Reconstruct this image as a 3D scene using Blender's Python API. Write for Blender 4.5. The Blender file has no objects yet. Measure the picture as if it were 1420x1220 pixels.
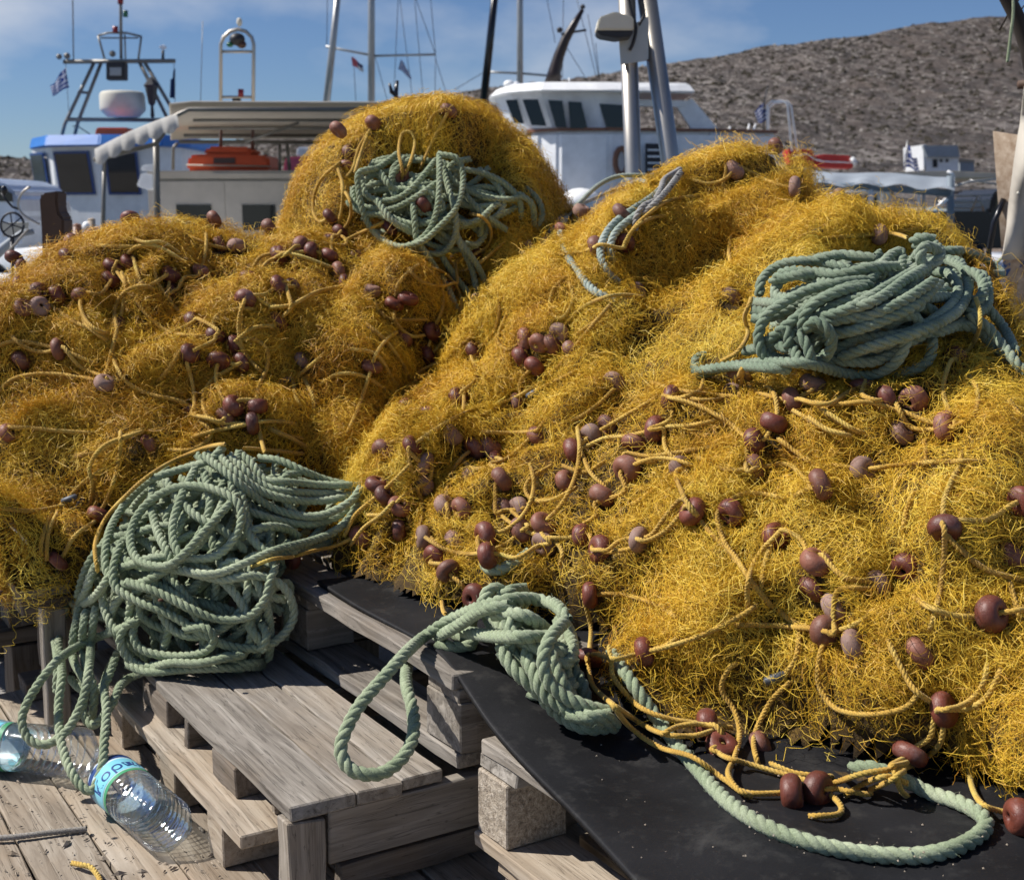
import bpy, bmesh, math, random
import numpy as np
from mathutils import Vector, Matrix
from mathutils.bvhtree import BVHTree
R_ = math.radians
rnd = random.Random(7)
S = bpy.context.scene
C = S.collection

# ---------------------------------------------------------------- camera, sky, sun, exposure
FPX, CX, CY, CAMZ, PITCH = 1850.0, 710.0, 610.0, 1.15, R_(9.8)
cam = bpy.data.objects.new('camera', bpy.data.cameras.new('camera'))
C.objects.link(cam); S.camera = cam
cam.location = (0, 0, CAMZ); cam.rotation_euler = (math.pi/2 - PITCH, 0, 0)
cam.data.sensor_width = 36; cam.data.lens = 36*FPX/1420
cam.data.clip_start = .05; cam.data.clip_end = 6000
cam.data.dof.use_dof = True; cam.data.dof.focus_distance = 2.05; cam.data.dof.aperture_fstop = 10

SUN_EL, SUN_AZ = R_(48), R_(-83)          # azimuth measured from +Y towards +X
sdir = Vector((math.sin(SUN_AZ)*math.cos(SUN_EL), math.cos(SUN_AZ)*math.cos(SUN_EL), math.sin(SUN_EL)))
w = bpy.data.worlds.new('World'); S.world = w; w.use_nodes = True
nt = w.node_tree; nt.nodes.clear()
wo = nt.nodes.new('ShaderNodeOutputWorld'); bg = nt.nodes.new('ShaderNodeBackground'); bg.inputs[1].default_value = .052
sky = nt.nodes.new('ShaderNodeTexSky'); sky.sky_type = 'NISHITA'; sky.sun_disc = False
sky.sun_elevation = SUN_EL; sky.sun_rotation = SUN_AZ
sky.air_density = 1.0; sky.dust_density = .0; sky.ozone_density = 3.0; sky.altitude = 600
tc = nt.nodes.new('ShaderNodeTexCoord'); mp = nt.nodes.new('ShaderNodeMapping')
mp.inputs['Scale'].default_value = (1, 1, 2.2); mp.inputs['Location'].default_value = (3.33, .1, .9)
nz = nt.nodes.new('ShaderNodeTexNoise'); nz.inputs['Scale'].default_value = 2.6; nz.inputs['Detail'].default_value = 7; nz.inputs['Roughness'].default_value = .52
rp = nt.nodes.new('ShaderNodeValToRGB'); rp.color_ramp.elements[0].position = .54; rp.color_ramp.elements[1].position = .74
rp.color_ramp.elements[1].color = (.75, .75, .75, 1)
mx = nt.nodes.new('ShaderNodeMixRGB'); mx.inputs[2].default_value = (12, 12.2, 12.6, 1)
nt.links.new(tc.outputs['Generated'], mp.inputs[0]); nt.links.new(mp.outputs[0], nz.inputs[0]); nt.links.new(nz.outputs[0], rp.inputs[0])
nt.links.new(rp.outputs[0], mx.inputs[0]); tn = nt.nodes.new('ShaderNodeMixRGB'); tn.blend_type = 'MULTIPLY'; tn.inputs[0].default_value = 1; tn.inputs[2].default_value = (.82, .96, 1.24, 1)
nt.links.new(sky.outputs[0], tn.inputs[1]); nt.links.new(tn.outputs[0], mx.inputs[1]); nt.links.new(mx.outputs[0], bg.inputs[0])
nt.links.new(bg.outputs[0], wo.inputs[0])
sun = bpy.data.objects.new('sun', bpy.data.lights.new('sun', 'SUN')); C.objects.link(sun)
sun.data.energy = 5; sun.data.angle = R_(.53); sun.data.color = (1, .955, .89)
sun.rotation_euler = (-sdir).to_track_quat('-Z', 'Y').to_euler()
S.view_settings.view_transform = 'Standard'; S.view_settings.look = 'None'; S.view_settings.exposure = .3; S.view_settings.gamma = 1
S.cycles.max_bounces = 5; S.cycles.diffuse_bounces = 2; S.cycles.glossy_bounces = 3; S.cycles.transparent_max_bounces = 12; S.cycles.adaptive_threshold = .02

# ---------------------------------------------------------------- pixel <-> world
sp, cp = math.sin(PITCH), math.cos(PITCH)
def ray(px, py):                       # direction with unit depth along the lens axis
    x = (px-CX)/FPX; y = (CY-py)/FPX
    return Vector((x, cp + y*sp, -sp + y*cp))
def P(px, py, d): return Vector((0, 0, CAMZ)) + ray(px, py)*d
def PZ(px, py, z):                     # point on the level z
    r = ray(px, py); return P(px, py, (z-CAMZ)/r.z)
def PY(px, py, y):                     # point at forward distance y
    r = ray(px, py); return P(px, py, y/r.y)
def PA(a):                             # vectorised, rows px,py,d
    a = np.asarray(a, float); x = (a[:, 0]-CX)/FPX; y = (CY-a[:, 1])/FPX
    return np.stack([x*a[:, 2], (cp+y*sp)*a[:, 2], CAMZ+(-sp+y*cp)*a[:, 2]], 1)
def proj(p):                           # world -> px,py,depth (vectorised)
    q = np.asarray(p, float) - np.array([0, 0, CAMZ]); d = q[:, 1]*cp - q[:, 2]*sp; u = q[:, 1]*sp + q[:, 2]*cp
    return np.stack([CX+FPX*q[:, 0]/d, CY-FPX*u/d, d], 1)
def Zc(ox, oy, s, pts): return [(ox+p[0]/s, oy+p[1]/s) + tuple(p[2:]) for p in pts]

# ---------------------------------------------------------------- materials
MATS = {}
class MB:
    def __init__(s, name):
        s.m = bpy.data.materials.new(name); s.m.use_nodes = True; s.t = s.m.node_tree
        s.b = s.t.nodes['Principled BSDF']; s.out = s.t.nodes['Material Output']; MATS[name] = s.m
    def n(s, ty, **k):
        o = s.t.nodes.new('ShaderNode'+ty)
        for a, v in k.items():
            if a in o.inputs: o.inputs[a].default_value = v
            else: setattr(o, a, v)
        return o
    def l(s, a, b): s.t.links.new(a, b)
    def set(s, **k):
        for a, v in k.items(): s.b.inputs[a.replace('_', ' ')].default_value = v
        return s
    def coords(s, scale=(1, 1, 1), kind='Object', rand=False):
        t = s.n('TexCoord'); m = s.n('Mapping'); m.inputs['Scale'].default_value = scale; s.l(t.outputs[kind], m.inputs[0])
        if rand:
            oi = s.n('ObjectInfo'); mu = s.n('Math', operation='MULTIPLY'); mu.inputs[1].default_value = 37; s.l(oi.outputs['Random'], mu.inputs[0])
            s.l(mu.outputs[0], m.inputs['Location'])
        return m.outputs[0]
    def noise(s, vec, scale, detail=5, rough=.55, dist=0):
        n = s.n('TexNoise'); n.inputs['Scale'].default_value = scale; n.inputs['Detail'].default_value = detail
        n.inputs['Roughness'].default_value = rough; n.inputs['Distortion'].default_value = dist
        if vec is not None: s.l(vec, n.inputs['Vector'])
        return n.outputs['Fac']
    def ramp(s, fac, stops):
        r = s.n('ValToRGB'); e = r.color_ramp.elements
        while len(e) < len(stops): e.new(.5)
        for i, (p, c) in enumerate(stops): e[i].position = p; e[i].color = (*c, 1) if len(c) == 3 else c
        s.l(fac, r.inputs[0]); return r.outputs[0]
    def mix(s, fac, a, b, mode='MIX'):
        m = s.n('MixRGB', blend_type=mode)
        for i, v in enumerate((fac, a, b)):
            if isinstance(v, (int, float)): m.inputs[i].default_value = v
            elif isinstance(v, tuple): m.inputs[i].default_value = (*v, 1)
            else: s.l(v, m.inputs[i])
        return m.outputs[0]
    def col(s, c): s.l(c, s.b.inputs['Base Color']); return s
    def bump(s, h, dist=.002, strength=1):
        b = s.n('Bump'); b.inputs['Distance'].default_value = dist; b.inputs['Strength'].default_value = strength
        s.l(h, b.inputs['Height']); s.l(b.outputs[0], s.b.inputs['Normal']); return s

def plain(name, c, rough=.5, metal=0, var=.12, scale=8, **k):
    m = MB(name); v = m.coords(rand=True)
    n = m.noise(v, scale, 6, .6)
    lo = tuple(x*(1-var) for x in c); hi = tuple(min(1, x*(1+var)) for x in c)
    m.col(m.ramp(n, [(.3, lo), (.7, hi)])); m.set(Roughness=rough, Metallic=metal, **k); return m.m

def wood(name, dark, mid, light, warm):
    m = MB(name); v = m.coords((1.1, 16, 16), rand=True)
    g = m.noise(v, 3.2, 8, .62, .9); v2 = m.coords((1, 1, 1), rand=True)
    big = m.noise(v2, 4, 4, .6); sp_ = m.noise(m.coords((1, 2.5, 2.5), rand=True), 55, 3, .7)
    c = m.ramp(g, [(.28, dark), (.5, mid), (.72, light)])
    c = m.mix(m.ramp(big, [(.42, (0, 0, 0)), (.68, (1, 1, 1))]), c, m.mix(.55, c, warm))
    c = m.mix(m.ramp(sp_, [(.27, (.5, .5, .5)), (.36, (0, 0, 0))]), c, tuple(x*.45 for x in dark))
    oi = m.n('ObjectInfo'); c = m.mix(1, c, m.ramp(oi.outputs['Random'], [(0, (.72, .70, .68)), (1, (1.0, .99, .97))]), 'MULTIPLY')
    ck = m.ramp(m.noise(m.coords((.45, 14, 14), rand=True), 5.5, 3, .5, .5), [(.488, (0, 0, 0)), (.5, (.55, .55, .55)), (.512, (0, 0, 0))])
    c = m.mix(ck, c, tuple(x*.3 for x in dark))
    hh = m.mix(.35, g, ck, 'SUBTRACT')
    m.col(c); m.set(Roughness=.86); m.b.inputs['Specular IOR Level'].default_value = .2; m.bump(hh, .0025, .8); return m.m
wood('weathered_wood', (.12, .105, .09), (.285, .26, .228), (.46, .425, .38), (.34, .275, .205))
wood('pale_wood', (.18, .145, .11), (.38, .325, .26), (.54, .48, .40), (.44, .33, .22))
wood('dark_wood', (.09, .075, .06), (.19, .165, .14), (.32, .28, .24), (.24, .17, .11))
def chip():
    m = MB('chipboard'); v = m.coords(); n = m.noise(v, 130, 4, .75); n2 = m.noise(v, 25, 3)
    m.col(m.ramp(n, [(.3, (.13, .10, .075)), (.5, (.36, .30, .23)), (.7, (.56, .49, .40))])); m.set(Roughness=.95)
    m.bump(m.mix(.3, n, n2), .006, 1); return m.m
chip()

# ---------------------------------------------------------------- object helpers
def link(o, parent=None, **k):
    C.objects.link(o)
    if parent is not None: o.parent = parent
    for a, v in k.items(): o[a] = v
    return o
def mesh_obj(name, verts, faces, mat, parent=None, smooth=False, **k):
    me = bpy.data.meshes.new(name); me.from_pydata([tuple(v) for v in verts], [], [tuple(f) for f in faces]); me.update()
    if mat: me.materials.append(MATS[mat] if isinstance(mat, str) else mat)
    if smooth: me.polygons.foreach_set('use_smooth', [True]*len(me.polygons))
    return link(bpy.data.objects.new(name, me), parent, **k)
def np_obj(name, V, F, mat, parent=None, smooth=True, **k):     # F: (n,4) or (n,3) int array
    me = bpy.data.meshes.new(name); V = np.asarray(V, np.float32); F = np.asarray(F, np.int32); n, q = F.shape
    me.vertices.add(len(V)); me.vertices.foreach_set('co', V.ravel())
    me.loops.add(n*q); me.loops.foreach_set('vertex_index', F.ravel())
    me.polygons.add(n); me.polygons.foreach_set('loop_start', np.arange(0, n*q, q, dtype=np.int32))
    me.polygons.foreach_set('use_smooth', np.full(n, smooth)); me.update(calc_edges=True)
    if mat: me.materials.append(MATS[mat] if isinstance(mat, str) else mat)
    return link(bpy.data.objects.new(name, me), parent, **k)
def thing(name, label, cat, loc=(0, 0, 0), rz=0, group=None, kind=None):
    o = bpy.data.objects.new(name, None); o.empty_display_size = .1; C.objects.link(o)
    o.location = loc; o.rotation_euler = (0, 0, rz); o['label'] = label; o['category'] = cat
    if group: o['group'] = group
    if kind: o['kind'] = kind
    return o
def local(o, m):                       # world-space mesh made a child of an Empty at its base
    o.matrix_parent_inverse = m.matrix_basis.inverted(); return o
class Geo:
    def __init__(s): s.v = []; s.f = []
    def add(s, v, f): n = len(s.v); s.v += [Vector(p) for p in v]; s.f += [tuple(i+n for i in q) for q in f]; return s
    def box(s, lo, hi):
        (a, b, c), (d, e, f) = lo, hi
        return s.add([(a, b, c), (d, b, c), (d, e, c), (a, e, c), (a, b, f), (d, b, f), (d, e, f), (a, e, f)],
                     [(0, 3, 2, 1), (4, 5, 6, 7), (0, 1, 5, 4), (1, 2, 6, 5), (2, 3, 7, 6), (3, 0, 4, 7)])
    def tube(s, pts, r, n=8, cap=True, closed=False):
        pts = [Vector(p) for p in pts]; rs = r if isinstance(r, (list, tuple)) else [r]*len(pts); base = len(s.v); m = len(pts); up = None
        for i, p in enumerate(pts):
            a = pts[i-1] if (i or closed) else p; b = pts[(i+1) % m] if (i < m-1 or closed) else p
            t = (b-a).normalized()
            if up is None: up = t.orthogonal()
            up = (up - t*up.dot(t)).normalized(); bi = t.cross(up)
            for k in range(n):
                an = 2*math.pi*k/n; s.v.append(p + (up*math.cos(an)+bi*math.sin(an))*rs[i])
        for i in range(m if closed else m-1):
            for k in range(n):
                j = (i+1) % m
                s.f.append((base+i*n+k, base+i*n+(k+1) % n, base+j*n+(k+1) % n, base+j*n+k))
        if cap and not closed:
            s.f.append(tuple(base+k for k in range(n))[::-1]); s.f.append(tuple(base+(m-1)*n+k for k in range(n)))
        return s
    def lathe(s, prof, n=20, loc=(0, 0, 0), M=None):
        base = len(s.v); M = M or Matrix.Translation(loc)
        for r, z in prof:
            for k in range(n): a = 2*math.pi*k/n; s.v.append(M @ Vector((r*math.cos(a), r*math.sin(a), z)))
        for i in range(len(prof)-1):
            for k in range(n): s.f.append((base+i*n+k, base+i*n+(k+1) % n, base+(i+1)*n+(k+1) % n, base+(i+1)*n+k))
        return s
    def prism(s, poly, d, M=None):     # polygon in xz extruded along y by d
        n = len(poly); M = M or Matrix()
        return s.add([M @ Vector((x, 0, z)) for x, z in poly] + [M @ Vector((x, d, z)) for x, z in poly],
                     [tuple(range(n)), tuple(range(2*n-1, n-1, -1))] + [((i+1) % n, i, n+i, n+(i+1) % n) for i in range(n)])
    def obj(s, name, mat, parent=None, smooth=False, bevel=0, **k):
        o = mesh_obj(name, s.v, s.f, mat, parent, smooth, **k)
        if bevel:
            bm = bmesh.new(); bm.from_mesh(o.data)
            bmesh.ops.bevel(bm, geom=list(bm.edges), offset=bevel, segments=2, affect='EDGES', profile=.6); bm.to_mesh(o.data); bm.free()
        return o

# ---------------------------------------------------------------- pallets
AX = R_(32); Av = Vector((-math.sin(AX), math.cos(AX), 0)); Bv = Vector((math.cos(AX), math.sin(AX), 0))
BLOCKERS = []                          # meshes that ropes and nets lie on, (verts, faces) in world space
def board_mesh(L, W, T, r, warp=.0012, chips=True):
    n = max(3, int(L/.07)); v = []; f = []
    e0, e1 = r.uniform(0, .004), r.uniform(0, .004)
    for i in range(n+1):
        x = -L/2 + L*i/n; wv = [r.gauss(0, warp) for _ in range(4)]; z0 = r.gauss(0, warp*.6)
        for j, (y, z) in enumerate(((-1, -1), (1, -1), (1, 1), (-1, 1))):
            xx = x + ((r.uniform(0, .006) if i == 0 else -r.uniform(0, .006) if i == n else 0) if chips else 0)
            v.append((xx, y*(W/2 + wv[j]), z*T/2 + z0 + wv[(j+1) % 4]*.5))
    for i in range(n):
        for j in range(4): f.append((4*i+j, 4*i+(j+1) % 4, 4*i+4+(j+1) % 4, 4*i+4+j))
    f.append((3, 2, 1, 0)); f.append((4*n, 4*n+1, 4*n+2, 4*n+3))
    bm = bmesh.new(); vs = [bm.verts.new(p) for p in v]
    for q in f: bm.faces.new([vs[k] for k in q])
    bmesh.ops.recalc_face_normals(bm, faces=bm.faces)
    sharp = [e for e in bm.edges if e.calc_face_angle(0) > .6]
    bmesh.ops.bevel(bm, geom=sharp, offset=min(.0022, T*.12), segments=1, affect='EDGES')
    me = bpy.data.meshes.new('board'); bm.to_mesh(me); bm.free(); return me
class Pallet:
    def __init__(s, label, x, y, z, rz=AX, group='wooden pallets', tilt=0, seed=1):
        s.e = thing('wooden_pallet', label, 'pallet', (x, y, z), rz, group); s.r = random.Random(seed)
        s.boards = []
        s.M = Matrix.Translation((x, y, z)) @ s.e.rotation_euler.to_matrix().to_4x4()
    # local frame: x = along B, y = along A, z up from the pallet's foot
    def piece(s, name, b0, b1, a0, a1, z0, z1, mat='weathered_wood', grain='a', label=None, chips=True):
        db, da, dz = b1-b0, a1-a0, z1-z0
        ang = s.r.gauss(0, .004)
        if grain == 'a': me = board_mesh(da, db, dz, s.r, chips=chips); rot = Matrix.Rotation(math.pi/2+ang, 4, 'Z')
        elif grain == 'b': me = board_mesh(db, da, dz, s.r, chips=chips); rot = Matrix.Rotation(ang, 4, 'Z')
        else: me = board_mesh(dz, da, db, s.r, chips=chips); rot = Matrix.Rotation(-math.pi/2, 4, 'Y')
        me.materials.append(MATS[mat]); o = bpy.data.objects.new(name, me); C.objects.link(o); o.parent = s.e
        o.matrix_local = Matrix.Translation(((b0+b1)/2, (a0+a1)/2, (z0+z1)/2)) @ rot
        if label: o['label'] = label
        MW = s.M @ o.matrix_local
        if name == 'deck_board': s.boards.append((b0, b1, a0, a1, o))
        BLOCKERS.append(([MW @ v.co for v in me.vertices], [tuple(p.vertices) for p in me.polygons])); return o
    def nails(s, pts, z):
        for b, a in pts:
            g = Geo(); g.lathe([(0, .0014), (.0036, .0012), (.0046, 0), (.0046, -.002)], 8, (b, a, z)); n_ = g.obj('nail', 'rust', s.e, True)
            for b0, b1, a0, a1, o in s.boards:
                if b0 <= b <= b1 and a0 <= a <= a1: n_.parent = o; n_.matrix_parent_inverse = o.matrix_local.inverted(); break
plain('rust', (.10, .045, .022), .8, .3, .4, 60)

# M: the pallet with the bare deck under the left rope heap
M_ = Pallet('low grey pallet with bare deck boards, partly under the big green rope heap', -.3025, 1.7207, .165, seed=3)
for i, (b0, b1, a0) in enumerate(((0, .098, .004), (.102, .172, .0), (.177, .246, .006))):
    M_.piece('deck_board', b0, b1, a0, 1.05, .150, .170)
M_.nails([(.03, .05), (.12, .045), (.155, .05), (.2, .055), (.06, .42), (.13, .43), (.15, .425), (.21, .44), (.225, .435), (.13, .46)], .1705)
M_.piece('stringer_board', .056, .60, .012, .034, .068, .149, grain='b')
M_.piece('stringer_board', .08, .60, .03, .05, .012, .052, 'dark_wood', grain='b')
M_.piece('stringer_board', .0, .60, .45, .47, .085, .149, 'dark_wood', grain='b')
M_.piece('corner_post', -.002, .053, .008, .052, .0, .149, 'weathered_wood', grain='z')
M_.piece('bottom_board', -.036, .075, .10, 1.05, .078, .100, 'pale_wood')
for a in (.20, .44, .74): M_.piece('block', -.028, .062, a, a+.085, .002, .077, 'pale_wood', grain='a')
M_.piece('block', .0, .085, .22, .33, .101, .149, 'dark_wood'); M_.piece('block', .0, .085, .55, .70, .101, .149, 'dark_wood')
M_.piece('block', .03, .07, .135, .155, .101, .149, 'pale_wood')

# T: the upper pallet that carries the near net
T_ = Pallet('upper pallet with open side slots, carrying the black mat beside the rope loop', -.082, 1.862, .330, seed=5)
for i in range(7): T_.piece('deck_board', i*.115, i*.115+.098, s_ if (s_ := rnd.uniform(0, .01)) else 0, 1.2, .124, .146)
for a in (0.004, .56, 1.1): T_.piece('stringer_board', 0.004, .78, a, a+.098, .102, .123, grain='b')
for b in (0.004, .34, .68):
    for a in (.003, .56, 1.09): T_.piece('block', b, b+.098, a, a+.1 + (.03 if a > .1 else 0), .024, .101, 'weathered_wood', grain='b')
    T_.piece('bottom_board', b, b+.1, .002, 1.2, .0, .0225, 'weathered_wood')
# F: the nearer, lower pallet under the mat
F_ = Pallet('near pallet with crumbly chipboard corner block under the black mat edge', -.036+.515*1.0, 1.778-.857*1.0, .262, seed=9)
for i in range(7): F_.piece('deck_board', i*.12, i*.12+.098, 0, .995, .140, .161)
for a in (0, .45, .9): F_.piece('stringer_board', .002, .8, a, a+.095, .118, .139, grain='b')
for b in (0.0, .35, .7):
    for a in (.0, .45, .918): F_.piece('block', b+.001, b+.1, a, a+.078, .0235, .1175, 'chipboard', chips=False)
    F_.piece('bottom_board', b-.004, b+.1, .0, 1.0, .0, .0225, 'pale_wood')
G_ = Pallet('lowest pallet at the foot of the stack under the chipboard block', -.02+.515*.95, 1.76-.857*.95, .10, seed=12)
for i in range(6): G_.piece('deck_board', i*.14, i*.14+.1, 0, .93, .138, .1595, 'pale_wood')
for b in (0.01, .35, .7):
    for a in (.0, .45, .83): G_.piece('block', b, b+.1, a, a+.09, .0, .137, 'pale_wood', grain='z')
# N: the lowest deck at the left with the bottles
N_ = Pallet('lowest pallet deck of warm brown planks with two water bottles lying on it', -.75, 1.18, .0, seed=21)
wd = [.105, .088, .10, .095, .11, .09, .10, .105]
b = -.40
for i, x in enumerate(wd*2):
    if b > 1.1: break
    N_.piece('deck_board', b, b+x-.004, rnd.uniform(0, .01), .62 if b < .14 else 1.4, .143, .164, 'pale_wood')
    if b < .14: N_.piece('deck_board', b, b+x-.004, .628 + rnd.uniform(0, .004), 1.5, .1425, .1635, 'pale_wood')
    b += x
for a in (.02, .58, 1.25): N_.piece('stringer_board', -.4, 1.1, a, a+.1, .12, .142, 'dark_wood', grain='b')
for bb in (-.39, .2, .95):
    for a in (.02, .58, 1.25): N_.piece('block', bb, bb+.1, a, a+.1, .0, .119, 'dark_wood', grain='b')
N_.nails([(x+rnd.uniform(-.01, .01), y+rnd.uniform(-.01, .01)) for x in (-.02, .08, .18, .28, .38, .48, .58) for y in (.05, .60, .66, 1.28)], .1645)
# K: the pallet stack under the far net
K_ = Pallet('grey pallet stack with upright end board under the left net, behind the hanging rope', -.90, 2.44, .0, seed=31)
K_.piece('end_board', 0, .045, -.03, 0, .16, .41, 'weathered_wood', grain='z')
for i in range(7): K_.piece('deck_board', i*.12, i*.12+.1, .15, 1.1, .38, .40, 'weathered_wood')
for z in (.165, .34):
    for a in (.16, .55, .98): K_.piece('stringer_board', .0, .82, a, a+.09, z+.002, z+.036, 'dark_wood', grain='b')
for bb in (.05, .4, .7):
    for a in (.17, .55, .98): K_.piece('block', bb, bb+.1, a, a+.09, .205, .338, 'dark_wood', grain='z')
    for a in (.17, .55, .98): K_.piece('block', bb, bb+.1, a, a+.09, .0, .163, 'dark_wood', grain='z')

# ---------------------------------------------------------------- black rubber mat
def mat_rubber():
    m = MB('black_rubber'); v = m.coords(); n = m.noise(v, 6, 6, .6); n2 = m.noise(m.coords((1, 3, 1)), 160, 3, .7); n3 = m.noise(v, 22, 5, .7)
    c = m.ramp(n, [(.35, (.006, .006, .007)), (.7, (.016, .016, .018))])
    c = m.mix(m.ramp(n3, [(.52, (0, 0, 0)), (.75, (.6, .6, .6))]), c, (.05, .048, .045)); n4 = m.noise(v, 3.2, 8, .75, .6); c = m.mix(m.ramp(n4, [(.56, (0, 0, 0)), (.66, (.45, .45, .45))]), c, (.075, .072, .068))
    c = m.mix(m.ramp(n2, [(.66, (0, 0, 0)), (.72, (.4, .4, .4))]), c, (.10, .098, .095))
    m.col(c); m.set(Roughness=.62); m.b.inputs['Specular IOR Level'].default_value = .22; m.bump(m.mix(.5, n2, n3), .0015, .8)
mat_rubber()
edge = [PZ(440, 806, .484), PZ(492, 838, .484), PZ(560, 873, .484), PZ(602, 897, .482), PZ(628, 925, .479), PZ(650, 958, .470), PZ(680, 1003, .449), PZ(720, 1050, .436), PZ(800, 1132, .431), PZ(882, 1222, .430), PZ(960, 1310, .430), PZ(1060, 1440, .430), PZ(1180, 1620, .430)]
def catmull(pts, step):
    pts = [np.asarray(p, float) for p in pts]; q = [2*pts[0]-pts[1]] + pts + [2*pts[-1]-pts[-2]]; out = []
    for i in range(1, len(q)-2):
        p0, p1, p2, p3 = q[i-1:i+3]; n = max(2, int(np.linalg.norm((p2-p1)[:3])/step)+1)
        for t in np.linspace(0, 1, n, endpoint=False):
            out.append(.5*((2*p1)+(p2-p0)*t+(2*p0-5*p1+4*p2-p3)*t*t+(3*p1-p0-3*p2+p3)*t**3))
    out.append(pts[-1]); return np.array(out)
def build_mat():
    ec = catmull(edge, .012); n = len(ec); nb = 60; V = []
    for j in range(nb+1):
        t = 1.5*(j/nb)**1.6
        q = ec + np.array([Bv.x, Bv.y, 0])*t
        q[:, 2] += .0035*np.sin(ec[:, 1]*19 + t*7)*min(1, t*8) + .003*np.sin(ec[:, 1]*7-t*16+1)*min(1, t*5) + .002*np.sin(t*31+ec[:, 0]*13)
        if j == 0: q[:, 2] -= .001
        V.append(q)
    V = np.array(V); th = .007; top = V.reshape(-1, 3); bot = top - [0, 0, th]
    idx = np.arange((nb+1)*n).reshape(nb+1, n); N0 = len(top); F = []
    a, b_, c, d = idx[:-1, :-1], idx[1:, :-1], idx[1:, 1:], idx[:-1, 1:]
    f1 = np.stack([a, d, c, b_], -1).reshape(-1, 4); F = [f1[:, ::-1], f1 + N0]
    e = idx[0]; F.append(np.stack([e[:-1], e[1:], e[1:]+N0, e[:-1]+N0], 1))
    F = np.concatenate(F); o = np_obj('rubber_mat', np.concatenate([top, bot]), F, 'black_rubber', None, True)
    o['label'] = 'black rubber mat draped over the pallets under the near net'; o['category'] = 'mat'
    bm = bmesh.new(); bm.from_mesh(o.data); bmesh.ops.recalc_face_normals(bm, faces=bm.faces); bm.to_mesh(o.data); bm.free()
    BLOCKERS.append(([Vector(v) for v in top], [tuple(q) for q in f1]))
build_mat()
#@@PILES
# ---------------------------------------------------------------- net heaps: height fields over tilted frames
rng = np.random.default_rng(11)
def blur(a, s):
    k = int(3*s)+1; x = np.arange(-k, k+1); g = np.exp(-x*x/(2*s*s)); g /= g.sum()
    for ax in (0, 1):
        p = np.pad(a, [(k, k) if i == ax else (0, 0) for i in (0, 1)], mode='edge')
        a = sum(g[i]*np.take(p, np.arange(i, i+a.shape[ax]), axis=ax) for i in range(2*k+1))
    return a
def unit(a): return a/np.maximum(np.linalg.norm(a, axis=-1, keepdims=True), 1e-9)
def bil(G, fu, fv):                    # bilinear lookup, G is (nv,nu) or (nv,nu,c)
    nv, nu = G.shape[:2]; fu = np.clip(fu, 0, nu-1.001); fv = np.clip(fv, 0, nv-1.001)
    i = fu.astype(int); j = fv.astype(int); a = fu-i; b = fv-j
    if G.ndim == 3: a = a[..., None]; b = b[..., None]
    return G[j, i]*(1-a)*(1-b)+G[j, i+1]*a*(1-b)+G[j+1, i]*(1-a)*b+G[j+1, i+1]*a*b
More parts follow.
